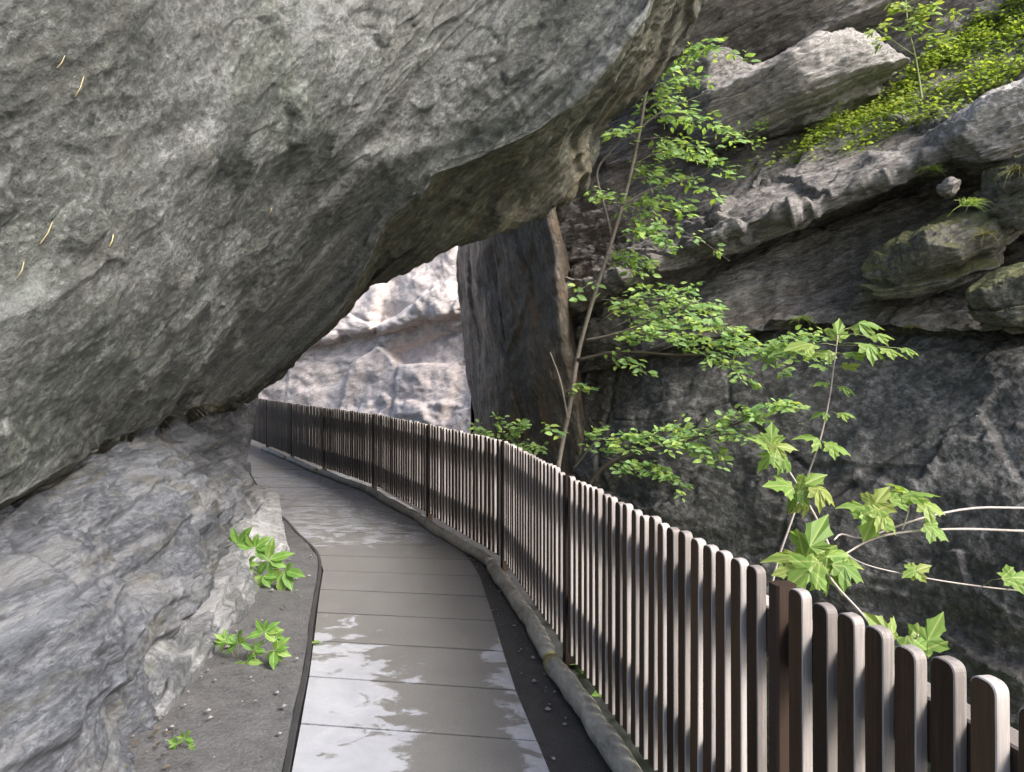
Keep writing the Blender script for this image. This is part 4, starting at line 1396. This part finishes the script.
herb('small weed growing on the far end of the low stone ledge', 54, P(240, 506, 8.3),
     [(236, 492, 8.3, 5, .09, 100), (248, 486, 8.3, 5, .08, 60), (244, 500, 8.2, 5, .09, 20), (230, 502, 8.2, 5, .08, 150)], name='weed', cat='weed')
herb('small weed between the ledge end and the path, left of the wet bend', 55, P(256, 512, 8.2),
     [(252, 506, 8.2, 4, .08, 120), (262, 504, 8.2, 4, .08, 40), (270, 508, 8.1, 4, .07, 10)], name='weed', cat='weed')

lv = Leaves()
q = Vector(P(311, 646, 4.334))
lv.add(Vector((q.x, q.y, 0.016)), (0.7, 0.7, .02), (0, 0, 1), 0.075, OVAL, 1.3)
tag(lv.build('fallen_leaf', M_herb, None, origin=(q.x, q.y, 0.0)), 'single green leaf lying on the left edge of the path', 'leaf')


# --- ground cover and grass on the right cliff
def inside(poly, x, y):
    c = np.zeros(len(x), bool)
    n = len(poly)
    for i in range(n):
        x0, y0 = poly[i]; x1, y1 = poly[(i + 1) % n]
        if y0 == y1:
            continue
        c ^= ((y0 > y) != (y1 > y)) & (x < (x1 - x0) * (y - y0) / (y1 - y0) + x0)
    return c


def cover(name, key, poly, n, size, mat, seed, lift=0.03, dens=0.5):
    rr = random.Random(seed)
    g, nn = SURF[key]
    q = g.reshape(-1, 3); nn = nn.reshape(-1, 3)
    X = CX + q[:, 0] / np.maximum(q[:, 1], .1) * F; Y = HY - (q[:, 2] - EYE) / np.maximum(q[:, 1], .1) * F
    k = np.where(inside(poly, X, Y))[0]
    clump = fbm(q[k] * 2.2 + seed, 3)
    k = k[clump > dens - 0.5]
    lv = Leaves()
    for i in [k[rr.randrange(len(k))] for _ in range(n)]:
        b = Vector(q[i]) + jit(rr, .04)
        up = Vector((0, -.5, 1)) + jit(rr, .4)
        h = rr.uniform(0.0, lift * 2)
        a = rr.uniform(0, 6.28)
        lv.add(b + Vector((0, -.4, 1)) * h, (math.cos(a), math.sin(a), rr.uniform(-.2, .5)), up, size * rr.uniform(.5, 1.3), OVAL, 1.3)
    o = lv.build(name, mat)
    tag(o, kind='stuff')
    return o


SLOPE = [(775, 165), (830, 120), (880, 88), (930, 62), (985, 20), (1060, -60), (1200, -80), (1180, 40), (1030, 70), (975, 108), (900, 135), (850, 150)]
cover('ground_cover', 'ctop', SLOPE, 14000, 0.066, M_cover, 61, 0.09, 0.40)
cover('ground_cover', 'ctop', [(660, 185), (740, 150), (820, 130), (900, 120), (890, 150), (800, 165), (700, 190)], 420, 0.07, M_cover, 62, 0.05, 0.6)
cover('ground_cover', 'bank', [(740, 620), (1060, 620), (1060, 960), (740, 960)], 2600, 0.09, M_herb, 64, 0.12, 0.1)
cover('ground_cover', 'bank', [(560, 560), (1400, 620), (1600, 1400), (560, 1200)], 5200, 0.12, M_herb, 63, 0.12, 0.25)


def tuft(px, py, key, label, seed, n=60, ln=0.22, mat=M_grassd, sag=0.9, d=None):
    rr = random.Random(seed)
    b = Vector(on_surf(key, px, py)[0]) if key else Vector(P(px, py, d))
    lv = Leaves()
    for k in range(n):
        a = rr.uniform(0, 6.28)
        o = Vector((math.cos(a), math.sin(a), 0)) * rr.uniform(0, .07)
        dv_ = Vector((rr.gauss(0, .5), -abs(rr.gauss(.3, .4)), rr.uniform(.1, 1))).normalized()
        l = ln * rr.uniform(.5, 1.2)
        pts = [o + dv_ * l * t + Vector((0, 0, -sag * l * t * t)) for t in (0, .35, .7, 1.0)]
        s = dv_.cross(Vector((0, -.8, .5))).normalized()
        i0 = len(lv.v)
        for t, p in enumerate(pts):
            w = .0045 * (1 - t / 3.3)
            lv.v += [p - s * w, p + s * w]
        for t in range(3):
            lv.f.append((i0 + 2 * t, i0 + 2 * t + 1, i0 + 2 * t + 3, i0 + 2 * t + 2))
    lv.v = [v + b for v in lv.v]
    tag(lv.build('grass_tuft', mat, None, origin=tuple(b)), label, 'grass tuft')


tuft(1012, 172, 'mossy brown boulder with dry grass at the right edge', 'dry drooping grass tuft on the mossy brown boulder at the right edge', 71, 90, .26)
tuft(985, 232, 'moss covered boulder beside the dark cave on the right', 'grass tuft hanging over the moss covered boulder beside the cave', 72, 70, .22)
tuft(930, 172, 'ctop', 'yellowish grass tuft above the pinkish loose stone', 73, 80, .2, M_cover)
tuft(968, 205, None, 'fresh green tuft between the pinkish stone and the right edge boulder', 74, 80, .22, M_cover, .7, 7.2)
tuft(800, 320, 'ctop', 'pale grass tuft on the layered ledge under the dark cave', 75, 70, .2, M_cover)
tuft(910, 340, 'ctop', 'sparse dry tuft under the mossy boulders on the layered ledge', 76, 40, .18)

# --- dry straw and bits stuck on the overhanging rock
for px, py, ln, ang, w in ((80, 88, .075, 45, .0022), (48, 232, .09, 32, .002), (176, 228, .085, 30, .0018), (22, 268, .06, 50, .0018), (238, 242, .045, 50, .003), (112, 242, .05, 28, .003), (272, 212, .04, -60, .002), (60, 64, .05, 20, .0015)):
    p, n = on_surf('over', px, py)
    n = Vector(n)
    if n.y > 0:
        n = -n
    b = Vector(p) + n * 0.006
    dv_ = Vector((math.cos(R(ang)), 0, math.sin(R(ang))))
    dv_ = (dv_ - n * dv_.dot(n)).normalized()
    w_ = Twigs()
    w_.tube([-dv_ * ln / 2, dv_.cross(n) * ln * .05 + n * .002, dv_ * ln / 2], w, w * .5, 5)
    o = w_.build('dry_straw', M_straw)
    o.location = b
    tag(o, 'thin yellowish dry straw stuck to the overhanging rock face', 'straw', 'dry straws on the overhanging rock')
